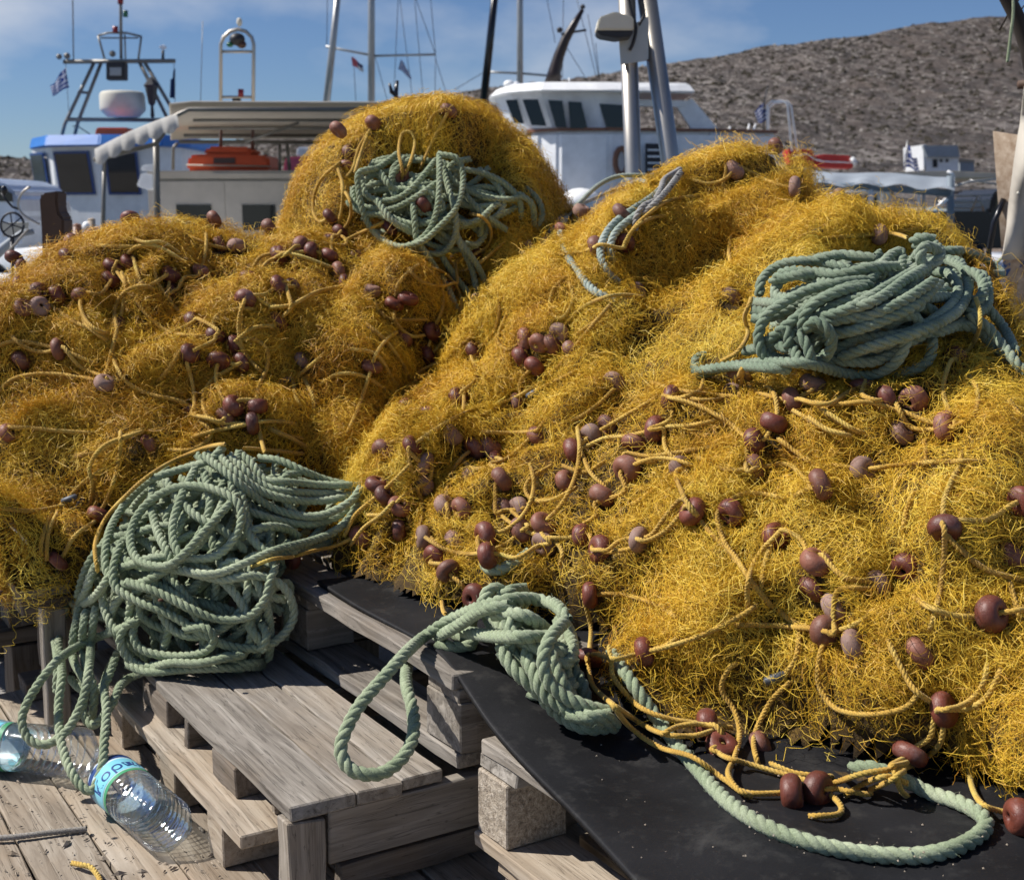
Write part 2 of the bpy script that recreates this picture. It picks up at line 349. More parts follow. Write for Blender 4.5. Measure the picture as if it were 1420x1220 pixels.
class Heap:
    def __init__(s, pix, world, flow, org, tilt, ext, cell=.006, amp=.03, lump=.02, seed=1, sm=1e-4, fold=.035):
        r = np.random.default_rng(seed); s.c = cell
        s.o = np.array(org, float); s.U = np.array([1., 0, 0]); s.N = np.array([0, -math.sin(tilt), math.cos(tilt)]); s.V = np.cross(s.N, s.U)
        s.u0, s.u1, s.v0, s.v1 = ext
        cpts = np.concatenate([PA(pix), np.array(world, float).reshape(-1, 3)]); l = s.loc(cpts)
        # thin plate spline
        def phi(d2): return -np.sqrt(d2+.03**2)
        n = len(l); K = phi(((l[:, None, :2]-l[None, :, :2])**2).sum(-1)) + np.eye(n)*sm
        Q = np.concatenate([np.ones((n, 1)), l[:, :2]], 1); A = np.block([[K, Q], [Q.T, np.zeros((3, 3))]])
        sol = np.linalg.solve(A, np.concatenate([l[:, 2], np.zeros(3)]))
        s.nu = int((s.u1-s.u0)/cell)+1; s.nv = int((s.v1-s.v0)/cell)+1
        uu, vv = np.meshgrid(s.u0+cell*np.arange(s.nu), s.v0+cell*np.arange(s.nv)); H = sol[n]+sol[n+1]*uu+sol[n+2]*vv
        for i in range(n): H += sol[i]*phi((uu-l[i, 0])**2+(vv-l[i, 1])**2)
        H = blur(H, 3.0); s.uu, s.vv = uu, vv; s.H0 = H
        # flow directions (pixel strokes -> frame), inverse distance weighting
        st = np.array(flow, float); pa = st[:, :2]; 
        hp = s.hit(pa[:, 0], pa[:, 1]); hq = s.hit(pa[:, 0]+st[:, 2]*.2, pa[:, 1]+st[:, 3]*.2)
        dv = unit((hq-hp)[:, :2]); F = np.zeros((s.nv, s.nu, 2)); W = np.zeros((s.nv, s.nu, 1))
        for k in range(len(st)):
            wgt = 1/(((uu-hp[k, 0])**2+(vv-hp[k, 1])**2)+.003)**1.5
            F += wgt[..., None]*dv[k]; W += wgt[..., None]
        F = unit(F/W)
        sw = blur(r.normal(size=H.shape), 9); sw = sw/sw.std()*.75; sw2 = blur(r.normal(size=H.shape), 4); sw2 = sw2/sw2.std()*.4; sw = sw+sw2
        c_, n_ = np.cos(sw), np.sin(sw); F = np.stack([F[..., 0]*c_-F[..., 1]*n_, F[..., 0]*n_+F[..., 1]*c_], -1); s.F = F
        # folds that run along the flow: line integral convolution of noise
        nz = r.normal(size=H.shape); nz = blur(nz, 1.5); nz2 = blur(r.normal(size=H.shape), 4.2); nz = .8*nz/nz.std()+1.6*nz2/nz2.std()
        ju, jv = np.meshgrid(np.arange(s.nu, dtype=float), np.arange(s.nv, dtype=float)); acc = nz.copy()
        for sg in (1, -1):
            a, b = ju.copy(), jv.copy()
            for k in range(14):
                f = bil(F, a, b); a += sg*f[..., 0]*1.3; b += sg*f[..., 1]*1.3; acc += bil(nz, a, b)
        acc = blur(acc, 1.0); acc /= acc.std(); s.L = acc
        nz3 = blur(r.normal(size=H.shape), 5.5); nz3 /= nz3.std(); fo = nz3.copy()
        for sg in (1, -1):
            a, b = ju.copy(), jv.copy()
            for k in range(20):
                f = bil(F, a, b); a += sg*f[..., 0]*2; b += sg*f[..., 1]*2; fo += bil(nz3, a, b)
        fo /= fo.std(); s.fo = fo
        lm = blur(r.normal(size=H.shape), 7); lm /= lm.std(); lm2 = blur(r.normal(size=H.shape), 13); lm2 /= lm2.std()
        s.lump = lm
        s.H = H + fold*(np.tanh(fo*1.5)-.5*np.exp(-(fo/.35)**2)) + amp*.5*np.tanh(acc*1.3) + lump*(.6*np.tanh(lm)+.8*np.tanh(lm2))
        s.finish()
    def cap(s, sil, pad=9):             # nothing rises above the outline seen against the background
        x, y = np.array(sil, float).T
        for _ in range(2):
            p = proj(s.wld(s.uu, s.vv, s.H).reshape(-1, 3)); ex = np.maximum(0, np.interp(p[:, 0], x, y)+pad-p[:, 1])*p[:, 2]/FPX
            s.H = s.H-ex.reshape(s.H.shape)*1.05
        s.finish()
    def finish(s):
        gy, gx = np.gradient(s.H, s.c); s.G = np.stack([gx, gy], -1)
    def loc(s, p): q = np.asarray(p)-s.o; return np.stack([q@s.U, q@s.V, q@s.N], 1)
    def wld(s, u, v, h): return s.o + u[..., None]*s.U + v[..., None]*s.V + h[..., None]*s.N
    def gi(s, u, v): return (u-s.u0)/s.c, (v-s.v0)/s.c
    def height(s, u, v): return bil(s.H if hasattr(s, 'H') else s.H0, *s.gi(u, v))
    def hit(s, px, py):                # first crossing of camera rays with the field, returns frame coords
        px = np.asarray(px, float); py = np.asarray(py, float); x = (px-CX)/FPX; y = (CY-py)/FPX
        D = np.stack([x, cp+y*sp, -sp+y*cp], 1); out = np.full((len(px), 3), np.nan); done = np.zeros(len(px), bool); H = s.H if hasattr(s, 'H') else s.H0
        for d in np.arange(1.2, 4.6, .012):
            l = s.loc(D*d+np.array([0, 0, CAMZ])); inside = (l[:, 0] > s.u0) & (l[:, 0] < s.u1) & (l[:, 1] > s.v0) & (l[:, 1] < s.v1)
            g = (l[:, 2] < bil(H, *s.gi(l[:, 0], l[:, 1]))) & inside & ~done
            out[g] = l[g]; done |= g
        bad = ~done
        if bad.any():                   # rays that miss: closest approach
            best = np.full(len(px), 1e9)
            for d in np.arange(1.4, 4.4, .04):
                l = s.loc(D*d+np.array([0, 0, CAMZ])); e = np.abs(l[:, 2]-bil(H, *s.gi(l[:, 0], l[:, 1])))+10*np.maximum(0, np.maximum(s.u0-l[:, 0], l[:, 0]-s.u1))
                g = bad & (e < best); best[g] = e[g]; out[g] = l[g]
        return out
    def mesh(s, dn=.012, st=2):
        V = s.wld(s.uu[::st, ::st], s.vv[::st, ::st], s.H[::st, ::st]-dn); a, b = V.shape[:2]; i = np.arange(a*b).reshape(a, b)
        V = V.reshape(-1, 3); F = np.stack([i[:-1, :-1], i[:-1, 1:], i[1:, 1:], i[1:, :-1]], -1).reshape(-1, 4)
        F = F[(s.foot(V, -20) if s.foot is foot_R else s.keep(V))[F].all(1)]; us = np.unique(F); mp_ = np.zeros(len(V), int); mp_[us] = np.arange(len(us)); return V[us], mp_[F]
    def keep(s, p):                     # inside the heap's footprint
        return s.foot(p)

def mz(px, py, z): r = ray(px, py); return (px, py, (z-CAMZ)/r.z)
def back(px, py, d, dy, dz): p = P(px, py, d); return (p.x, p.y+dy, p.z+dz)
# near net on the mat
RP = [mz(430, 800, .47), mz(470, 800, .475), mz(560, 838, .475), mz(660, 852, .47), mz(790, 905, .445), mz(850, 1000, .44), mz(920, 1050, .44), mz(1000, 1090, .44), mz(1110, 1135, .44), mz(1250, 1118, .44), mz(1420, 1145, .44), mz(1520, 1180, .44), mz(1650, 1150, .44),
      (505, 650, 2.62), (560, 720, 2.46), (650, 740, 2.32), (700, 640, 2.38), (600, 600, 2.62), (560, 560, 2.82), (640, 450, 2.98), (720, 380, 3.05), (780, 312, 3.18),
      (720, 520, 2.62), (800, 780, 2.12), (800, 680, 2.2), (800, 560, 2.38), (800, 430, 2.62), (830, 330, 2.92), (900, 252, 3.05), (980, 215, 3.08), (1030, 200, 3.04), (1075, 205, 3.04), (950, 400, 2.58), (930, 300, 2.82), (1050, 300, 2.74),
      (900, 900, 1.98), (920, 980, 1.86), (1000, 560, 2.2), (1000, 700, 2.02), (1000, 850, 1.9), (1030, 980, 1.80), (1030, 460, 2.32), (1130, 1040, 1.73), (1150, 270, 2.82), (1180, 300, 2.72), (1200, 900, 1.76), (1200, 780, 1.82), (1200, 660, 1.9), (1200, 560, 2.02), (1200, 440, 2.28),
      (1130, 380, 2.42), (1230, 310, 2.58), (1290, 305, 2.58), (1340, 345, 2.52), (1330, 440, 2.3), (1300, 1000, 1.70), (1400, 950, 1.70), (1420, 800, 1.74), (1400, 650, 1.85), (1400, 540, 1.98), (1440, 480, 2.14), (1520, 560, 2.1), (1550, 800, 1.85), (1560, 980, 1.75)]
RW = [back(780, 312, 3.18, .5, -.35), back(900, 252, 3.05, .22, -.04), back(1060, 200, 3.06, .22, -.04), back(1200, 300, 2.72, .55, -.3), back(1340, 345, 2.52, .25, -.08), back(1440, 480, 2.14, .25, -.06), back(900, 252, 3.05, .6, -.42), back(1060, 200, 3.06, .6, -.45), back(1340, 345, 2.52, .6, -.4), back(1440, 480, 2.14, .6, -.3), back(560, 560, 2.82, .3, -.3), (.95, 3.2, .5), (1.25, 3.2, .4), (.9, 3.4, .4), (1.3, 2.75, .45), (1.3, 3.6, .4), back(980, 214, 3.1, .2, -.02), back(1020, 202, 3.08, .12, .01), back(1110, 225, 3.0, .2, -.03), (1.15, 2.2, .4), (1.15, 1.7, .35), (0, 3.8, .3), (.6, 3.7, .3), (-.5, 3.4, .35), (-.55, 2.75, .33), (-.35, 2.2, .33), (-.1, 1.85, .36), (.1, 1.6, .36), (.5, 1.42, .36), (.9, 1.4, .36)]
RF = [(600, 700, -60, 60), (540, 640, -50, 80), (640, 500, -70, 70), (760, 560, -80, 60), (700, 660, -70, 50), (860, 420, -70, 80), (900, 330, -80, 60), (1000, 280, -90, 50), (1080, 240, -60, 60), (950, 480, -40, 90), (1000, 400, -50, 80), (1060, 330, -60, 80), (1180, 260, 70, 40), (1140, 300, 80, 10), (1240, 330, 80, -10), (870, 640, -90, 50), (960, 700, -90, 30), (1060, 600, 90, 20), (1200, 600, 80, 30), (1330, 560, 40, 80), (1380, 620, 10, 80), (1120, 720, 90, -10), (1200, 750, 80, 40), (1330, 720, -20, 80), (900, 820, -70, 70), (820, 850, -10, 80), (1000, 860, 80, -30), (1100, 930, 30, 80), (1200, 950, 80, 40), (1040, 1000, 30, 70), (1300, 900, 80, -20), (1380, 1000, 60, 50), (1250, 1050, 90, -20), (560, 790, -90, 20), (700, 790, 80, 30)]
HR = Heap(RP, RW, RF, (.15, 2.25, .8), R_(24), (-.85, 1.25, -1.1, 1.35), amp=.066, lump=.034, seed=4, fold=.036)
# left net
LP = [(-60, 380, 3.0), (0, 368, 3.05), (60, 352, 3.1), (130, 335, 3.15), (230, 308, 3.22), (330, 315, 3.22), (420, 335, 3.25), (520, 365, 3.15), (600, 420, 3.1), (0, 450, 2.86), (100, 450, 2.86), (300, 420, 2.95), (300, 500, 2.82), (450, 450, 2.92), (550, 500, 2.9), (560, 420, 3.05), (0, 560, 2.74), (100, 600, 2.7), (300, 590, 2.7), (450, 580, 2.76), (520, 600, 2.78), (0, 700, 2.62), (60, 740, 2.58), (140, 720, 2.6), (220, 660, 2.66), (-60, 600, 2.7), (400, 660, 2.7), (-80, 740, 2.6), (480, 690, 2.75), (60, 800, 2.56), (0, 805, 2.56), (-70, 810, 2.58), (130, 770, 2.58)]
LW = [back(0, 368, 3.05, .25, -.06), back(230, 308, 3.22, .25, -.06), back(420, 335, 3.25, .25, -.06), back(0, 368, 3.05, .7, -.5), back(230, 308, 3.22, .7, -.5), back(420, 335, 3.25, .7, -.4), back(0, 840, 2.58, .1, -.15), back(200, 800, 2.6, .15, -.2), back(-150, 500, 2.9, 0, -.1), back(-260, 500, 3.0, 0, -.6), back(600, 560, 3.0, .1, -.2)]
LF = [(60, 380, 90, 10), (200, 330, 90, 10), (330, 350, 90, 20), (450, 350, 80, 30), (60, 450, 60, 70), (160, 430, 20, 90), (280, 450, 50, 80), (400, 480, -40, 80), (480, 430, -50, 70), (60, 560, 90, -40), (180, 560, 70, -60), (200, 620, 80, -60), (60, 620, 90, 20), (60, 700, 80, -30), (150, 700, -30, 80), (320, 570, 80, 30), (430, 590, 80, -20), (520, 540, 40, 80), (560, 450, 30, 80)]
HL = Heap(LP, LW, LF, (-.7, 2.85, .8), R_(30), (-1.0, .85, -.5, .95), amp=.064, lump=.034, seed=8, fold=.034)
# domed net behind
DP = [(398, 300, 3.62), (412, 250, 3.62), (450, 195, 3.62), (500, 160, 3.62), (560, 144, 3.65), (620, 138, 3.65), (680, 152, 3.65), (730, 195, 3.65), (765, 250, 3.65), (788, 300, 3.65), (440, 280, 3.42), (470, 220, 3.42), (540, 190, 3.40), (600, 200, 3.36), (660, 190, 3.42), (700, 240, 3.4), (740, 300, 3.42), (730, 370, 3.36), (520, 250, 3.45), (600, 280, 3.46), (660, 280, 3.46), (560, 330, 3.42), (640, 350, 3.4), (450, 340, 3.36), (500, 380, 3.3), (600, 420, 3.28), (690, 420, 3.3), (760, 420, 3.4)]
DW = [back(520, 153, 3.63, .22, -.02), back(680, 152, 3.65, .22, -.03), back(560, 144, 3.65, .2, .0), back(640, 143, 3.65, .2, .0), back(600, 138, 3.65, .2, -.03), back(450, 195, 3.62, .15, -.03), back(730, 195, 3.65, .15, -.03), back(600, 138, 3.65, .5, -.3), back(450, 195, 3.62, .4, -.3), back(730, 195, 3.65, .4, -.3), back(340, 340, 3.65, .1, -.3), back(840, 340, 3.65, .1, -.3), (-.6, 3.6, .5), (.3, 3.6, .5), (-.2, 3.1, .6), (-.2, 4.4, .8)]
DF = [(420, 280, -15, 90), (450, 220, -40, 70), (500, 180, -70, 50), (560, 160, -90, 30), (600, 170, -80, 30), (560, 200, -70, 50), (640, 160, 70, 30), (700, 180, 60, 60), (740, 240, 40, 90), (770, 290, 25, 90), (690, 240, 30, 90), (720, 330, 10, 90), (640, 200, 60, 40), (600, 230, 70, 20), (560, 240, -60, 60), (470, 290, -20, 90)]
HD = Heap(DP, DW, DF, (-.21, 3.5, 1.15), R_(30), (-.6, .6, -.55, .75), amp=.042, lump=.016, seed=15, fold=.024)

HD.cap([(380, 330), (398, 300), (412, 250), (450, 195), (500, 160), (560, 142), (620, 136), (680, 150), (730, 195), (765, 250), (790, 300), (810, 340)])
HR.cap([(400, 800), (450, 780), (500, 650), (560, 560), (640, 440), (780, 308), (850, 268), (900, 252), (950, 226), (1000, 205), (1050, 196), (1100, 213), (1130, 243), (1180, 284), (1210, 300), (1250, 293), (1300, 302), (1340, 330), (1390, 375), (1420, 450), (1500, 500)])
HL.cap([(-200, 400), (0, 362), (60, 346), (100, 335), (130, 326), (180, 312), (230, 302), (300, 310), (400, 322), (700, 322)])
FRONT = np.array([(380, 800), (440, 806), (560, 846), (660, 856), (760, 872), (800, 905), (850, 975), (900, 1015), (950, 1045), (1000, 1060), (1060, 1070), (1110, 1072), (1150, 1084), (1180, 1106), (1260, 1088), (1340, 1080), (1420, 1108), (1600, 1150)], float)
def foot_R(p, e=4):
    sh = p.shape[:-1]; pj_ = proj(p.reshape(-1, 3)); fr_ = (pj_[:, 1] < np.interp(pj_[:, 0], FRONT[:, 0], FRONT[:, 1])+e).reshape(sh)
    b_ = (p[..., 0]+.082)*Bv.x+(p[..., 1]-1.862)*Bv.y; a_ = (p[..., 0]+.082)*Av.x+(p[..., 1]-1.862)*Av.y
    return fr_ & (b_ > .0) & (p[..., 2] > np.where(a_ > .02, .472, .428)) & (p[..., 0] < 1.35)
def foot_L(p): return (p[..., 2] > .375)
def foot_D(p): return (p[..., 2] > .62) & (p[..., 1] < 4.25)
HR.foot, HL.foot, HD.foot = foot_R, foot_L, foot_D
HEAPS = {'R': HR, 'L': HL, 'D': HD}
for h in HEAPS.values():
    V, F = h.mesh(.0, 2); BLOCKERS.append(([Vector(p) for p in V], [tuple(int(i) for i in f) for f in F]))

# ---------------------------------------------------------------- depth map of what is there already (camera rays)
STEP = 3; W_, H_ = 1420//STEP+40, 1220//STEP+40; X0, Y0 = -60, -60
def build_depth():
    vs, fs = [], []
    for v, f in BLOCKERS:
        n = len(vs); vs += v; fs += [tuple(i+n for i in q) for q in f]
    t = BVHTree.FromPolygons(vs, fs, all_triangles=False); o = Vector((0, 0, CAMZ)); D = np.full((H_, W_), 9.0)
    for j in range(H_):
        for i in range(W_):
            r = ray(X0+i*STEP, Y0+j*STEP); h = t.ray_cast(o, r.normalized(), 12)
            if h[0] is not None: D[j, i] = h[3]/r.length
    return D
DEP = build_depth()
def depth_at(px, py): return bil(DEP, (np.asarray(px)-X0)/STEP, (np.asarray(py)-Y0)/STEP)
def depth_min(px, py, rad):            # nearest depth inside a small disc
    m = depth_at(px, py)
    for k in range(8):
        a = k*math.pi/4; m = np.minimum(m, depth_at(px+rad*math.cos(a), py+rad*math.sin(a)))
    return m
def splat(pp, rpx, d, r):              # raise the depth map where a rope now lies
    for (x, y), q, dd in zip(pp, rpx, d):
        i0, i1 = int((x-q-X0)/STEP), int((x+q-X0)/STEP)+2; j0, j1 = int((y-q-Y0)/STEP), int((y+q-Y0)/STEP)+2
        if i0 < 0 or j0 < 0 or i1 >= W_ or j1 >= H_: continue
        xs = X0+np.arange(i0, i1)*STEP-x; ys = Y0+np.arange(j0, j1)*STEP-y
        rr = (xs[None]**2+ys[:, None]**2)/(q*q); t = np.where(rr < 1, dd-r*np.sqrt(np.maximum(0, 1-rr)), 99)
        DEP[j0:j1, i0:i1] = np.minimum(DEP[j0:j1, i0:i1], t)
def inpoly(px, py, poly):
    c = np.zeros(np.shape(px), bool); n = len(poly)
    for i in range(n):
        (x0, y0), (x1, y1) = poly[i], poly[i-1]
        c ^= ((y0 > py) != (y1 > py)) & (px < (x1-x0)*(py-y0)/((y1-y0) if y1 != y0 else 1e-9)+x0)
    return c
def mound_depth(pix):                   # smooth depth of a rope heap, from a few pixels with depths
    a = np.array(pix, float); q = a[:, :2]/100; n = len(a); phi = lambda d: -np.sqrt(d+.09)
    K = phi(((q[:, None]-q[None])**2).sum(-1)); sol = np.linalg.solve(K+1e-6*np.eye(n), a[:, 2]-a[:, 2].mean())
    return lambda px, py: a[:, 2].mean()+sum(sol[i]*phi((np.asarray(px)/100-q[i, 0])**2+(np.asarray(py)/100-q[i, 1])**2) for i in range(n))
def raise_to(md, poly, off):            # rope already heaped up below this level
    gx, gy = np.meshgrid(X0+np.arange(W_)*STEP, Y0+np.arange(H_)*STEP); m = inpoly(gx, gy, poly)
    DEP[m] = np.minimum(DEP[m], md(gx[m], gy[m])+off)
def sm1(a, s):
    k = int(3*s)+1; x = np.arange(-k, k+1); g = np.exp(-x*x/(2*s*s)); g /= g.sum()
    return np.convolve(np.pad(a, k, mode='edge'), g, mode='valid')
def lay(pts, r, sink=.15, stiff=6.0, do_splat=True, bury=0.0, cut=None, mid=None):
    """pts: pixels (x,y[,explicit depth]) -> world polyline lying on whatever is there"""
    q = np.array([[p[0], p[1], p[2] if len(p) > 2 and p[2] else 0, 1 if len(p) > 2 and p[2] else 0] for p in pts], float)
    c = catmull([np.array([p[0]/400, p[1]/400, 0, p[2], p[3]]) for p in q], .006)
    px, py, ex, w_ = c[:, 0]*400, c[:, 1]*400, c[:, 3], np.clip(c[:, 4], 0, 1)
    exd = np.where(w_ > .05, ex/np.maximum(w_, .05), 2.5)
    rpx = r*FPX/2.3
    if cut is not None:
        dz = bil(cut, (px-X0)/STEP, (py-Y0)/STEP); i0 = len(px)//2 if mid is None else int(np.argmin((px-mid[0])**2+(py-mid[1])**2)); a = b = i0
        while b+1 < len(px) and abs(dz[b+1]-dz[b]) < .09 and dz[b+1] < 6: b += 1
        while a > 0 and abs(dz[a-1]-dz[a]) < .09 and dz[a-1] < 6: a -= 1
        if b-a < 8: return None
        px, py, w_, exd = px[a:b+1], py[a:b+1], w_[a:b+1], exd[a:b+1]
    d = depth_min(px, py, rpx*.7)
    d = np.where(d > 8, np.nan, d)
    if np.isnan(d).any():
        ok = ~np.isnan(d); d = np.interp(np.arange(len(d)), np.where(ok)[0], d[ok]) if ok.any() else exd
    d = d - r*(1-sink) + bury
    for _ in range(4): d = np.minimum(d, sm1(d, stiff))
    d = sm1(d, stiff); d = d*(1-w_)+exd*w_
    d = sm1(d, stiff)
    if do_splat: splat(np.stack([px, py], 1)[::2], (r*FPX/d)[::2], d[::2], r)
    return PA(np.stack([px, py, d], 1))
def resample(p, step):
    s = np.concatenate([[0], np.cumsum(np.linalg.norm(np.diff(p, axis=0), axis=1))]); n = max(3, int(s[-1]/step)+1); t = np.linspace(0, s[-1], n)
    return np.stack([np.interp(t, s, p[:, k]) for k in range(3)], 1)
def rope_geo(p, r, pitch=None, sides=6, nst=3, per=8, seed=0, fray=0):
    """three laid strands twisted round a centre line -> V, F, tint"""
    pitch = pitch or r*4.6; p = resample(np.asarray(p), pitch/per); n = len(p)
    t = unit(np.gradient(p, axis=0)); a = np.zeros((n, 3)); a[0] = unit(np.cross(t[0], [.31, .2, .93]))
    for i in range(1, n): x = a[i-1]-t[i]*np.dot(a[i-1], t[i]); a[i] = x/np.linalg.norm(x)
    b = np.cross(t, a); rr = np.random.default_rng(seed); V = []; F = []; T = []
    wob = 1+.05*sm1(rr.normal(size=n), 3)*2
    for k in range(nst):
        ph = np.arange(n)/per*2*math.pi+2*math.pi*k/nst+seed
        ctr = p+(a*np.cos(ph)[:, None]+b*np.sin(ph)[:, None])*(r*.455*wob)[:, None]
        tt = unit(np.gradient(ctr, axis=0)); aa = unit(a-tt*(a*tt).sum(1, keepdims=True)); bb = np.cross(tt, aa)
        an = 2*math.pi*np.arange(sides)/sides
        ring = ctr[:, None]+(aa[:, None]*np.cos(an)[None, :, None]+bb[:, None]*np.sin(an)[None, :, None])*(r*.555)
        o = sum(len(v) for v in V); i = np.arange(n*sides).reshape(n, sides)+o; j = np.roll(i, -1, 1)
        V.append(ring.reshape(-1, 3)); F.append(np.stack([i[:-1], j[:-1], j[1:], i[1:]], -1).reshape(-1, 4))
    return np.concatenate(V), np.concatenate(F)
def dive(p, r):                        # rope ends go in under their neighbours
    s = np.concatenate([[0], np.cumsum(np.linalg.norm(np.diff(p, axis=0), axis=1))]); e = np.clip(1-np.minimum(s, s[-1]-s)/.05, 0, 1)
    return p+unit(p-np.array([0, 0, CAMZ]))*(e**1.5*2.6*r)[:, None]
def rope_obj(name, paths, r, mat, parent=None, **k):
    V = []; F = []; o = 0
    for q, p in enumerate(paths):
        v, f = rope_geo(dive(np.asarray(p), r) if r > .006 else p, r, seed=int(q*7+len(p)))
        V.append(v); F.append(f+o); o += len(v)
    if r > .006:                       # loose fibres standing off the lay
        rr = np.random.default_rng(len(paths)); P_ = np.concatenate([resample(np.asarray(p), .0045) for p in paths]); T_g = unit(np.gradient(P_, axis=0)); n = len(P_)
        a = unit(np.cross(T_g, rr.normal(size=(n, 3)))); b0_ = P_+a*r*.93; d = unit(a*rr.uniform(.15, .8, (n, 1))+T_g*rr.normal(0, 1, (n, 1))+rr.normal(0, .3, (n, 3)))*rr.uniform(.003, .009, (n, 1)); sd = unit(np.cross(d, rr.normal(size=(n, 3))))*.00022
        V.append(np.stack([b0_-sd, b0_+sd, b0_+d+sd*.4, b0_+d-sd*.4], 1).reshape(-1, 3)); F.append(np.arange(n*4).reshape(n, 4)+o)
    return np_obj(name, np.concatenate(V), np.concatenate(F), mat, parent, True, **k)
def rope_mat(name, cols, fleck=None):
    m = MB(name); v = m.coords(); n = m.noise(v, 9, 5, .65); f = m.noise(v, 420, 3, .7); f2 = m.noise(m.coords((1, 1, 1)), 60, 3, .6)
    c = m.ramp(n, [(.3, cols[0]), (.5, cols[1]), (.7, cols[2])])
    c = m.mix(m.ramp(f, [(.35, (.55, .55, .55)), (.65, (0, 0, 0))]), c, tuple(x*.45 for x in cols[0]))
    dt = m.noise(v, 3.1, 6, .7); c = m.mix(m.ramp(dt, [(.52, (0, 0, 0)), (.70, (.55, .55, .55))]), c, tuple(.5*x+.5*y for x, y in zip(cols[0], (.13, .11, .075)))); fd = m.noise(m.coords((1, 1.3, 1)), 5.3, 5, .6); c = m.mix(m.ramp(fd, [(.55, (0, 0, 0)), (.75, (.5, .5, .5))]), c, tuple(min(.7, x*1.35) for x in cols[2]))
    if fleck: c = m.mix(m.ramp(f2, [(.60, (0, 0, 0)), (.64, (1, 1, 1))]), c, fleck)
    m.col(c); m.set(Roughness=.8); m.b.inputs['Specular IOR Level'].default_value = .25; m.bump(f, .0012, .9)
    m.b.inputs['Sheen Weight'].default_value = .15
rope_mat('green_rope', ((.20, .25, .145), (.345, .41, .255), (.48, .525, .36)))
rope_mat('dark_green_rope', ((.15, .205, .135), (.25, .315, .215), (.36, .41, .30)))
rope_mat('blue_green_rope', ((.24, .30, .25), (.37, .435, .37), (.50, .55, .48)))
rope_mat('white_rope', ((.25, .24, .22), (.38, .37, .35), (.48, .47, .45)), (.02, .02, .025))
rope_mat('yellow_rope', ((.45, .25, .035), (.66, .41, .075), (.78, .57, .15)))
rope_mat('grey_cord', ((.22, .2, .17), (.36, .33, .29), (.5, .47, .42)))
#@@ROPES
# ---------------------------------------------------------------- green ropes
DEP0 = DEP.copy()
def loops(poly, n, size, seed, asp=(.35, .8), arc=(.5, 1.0), ang=None):
    r = random.Random(seed); xs = [p[0] for p in poly]; ys = [p[1] for p in poly]; out = []
    while len(out) < n:
        cx, cy = r.uniform(min(xs), max(xs)), r.uniform(min(ys), max(ys))
        if not inpoly(np.array(cx), np.array(cy), poly): continue
        a = r.uniform(*size); b = a*r.uniform(*asp); th = r.uniform(0, math.pi) if ang is None else ang+r.gauss(0, .3); t0 = r.uniform(0, 6.3); T = 2*math.pi*r.uniform(*arc); p = []
        w1, w2 = r.uniform(0, 6), r.uniform(.05, .2)
        for k in range(12):
            t = t0+T*k/11; rr = 1+w2*math.sin(2*t+w1); x, y = a*rr*math.cos(t), b*rr*math.sin(t)
            p.append((cx+x*math.cos(th)-y*math.sin(th), cy+x*math.sin(th)+y*math.cos(th)))
        ins = [bool(inpoly(np.array(q[0]), np.array(q[1]), poly)) for q in p]
        best = cur = []; 
        for q, i_ in zip(p, ins):
            cur = cur+[q] if i_ else []
            if len(cur) > len(best): best = cur
        if len(best) >= 5: out.append(best)
    return out
Z8 = lambda p: Zc(0, 580, 2.731, p); Z5 = lambda p: Zc(0, 860, 3.381, p); ZB = lambda p: Zc(380, 130, 3.381, p); ZC = lambda p: Zc(1000, 250, 3.381, p)
Z6 = lambda p: Zc(380, 860, 3.381, p); ZE = lambda p: Zc(580, 760, 3.381, p); ZG = lambda p: Zc(780, 860, 2.219, p); ZW = lambda p: Zc(760, 180, 4.068, p)
ZM = lambda p: Zc(780, 480, 3.381, p); ZQ = lambda p: Zc(1080, 600, 4.068, p); ZL = lambda p: Zc(0, 280, 3.381, p); ZN = lambda p: Zc(380, 430, 3.381, p)
RG = .0083
# left heap
polyA = [(300, 622), (360, 625), (430, 650), (500, 672), (470, 730), (400, 775), (405, 850), (390, 925), (300, 935), (200, 925), (130, 880), (75, 845), (110, 790), (150, 720), (200, 660), (250, 635)]
mdA = mound_depth([(310, 625, 2.62), (430, 655, 2.56), (500, 675, 2.56), (200, 665, 2.6), (330, 700, 2.5), (250, 740, 2.46), (420, 750, 2.47), (150, 740, 2.54), (110, 800, 2.5), (80, 850, 2.48), (180, 820, 2.40), (300, 800, 2.38), (390, 800, 2.40), (390, 900, 2.34), (300, 880, 2.34), (200, 900, 2.36), (300, 935, 2.37), (150, 890, 2.4)])
for off, n, sd in ((.13, 18, 1), (.075, 26, 2), (.03, 34, 3)):
    raise_to(mdA, polyA, off+.01)
    if off == .13: filA = []
    filA += [lay(p, RG) for p in loops(polyA, n, (45, 120), sd)]
raise_to(mdA, polyA, .02)
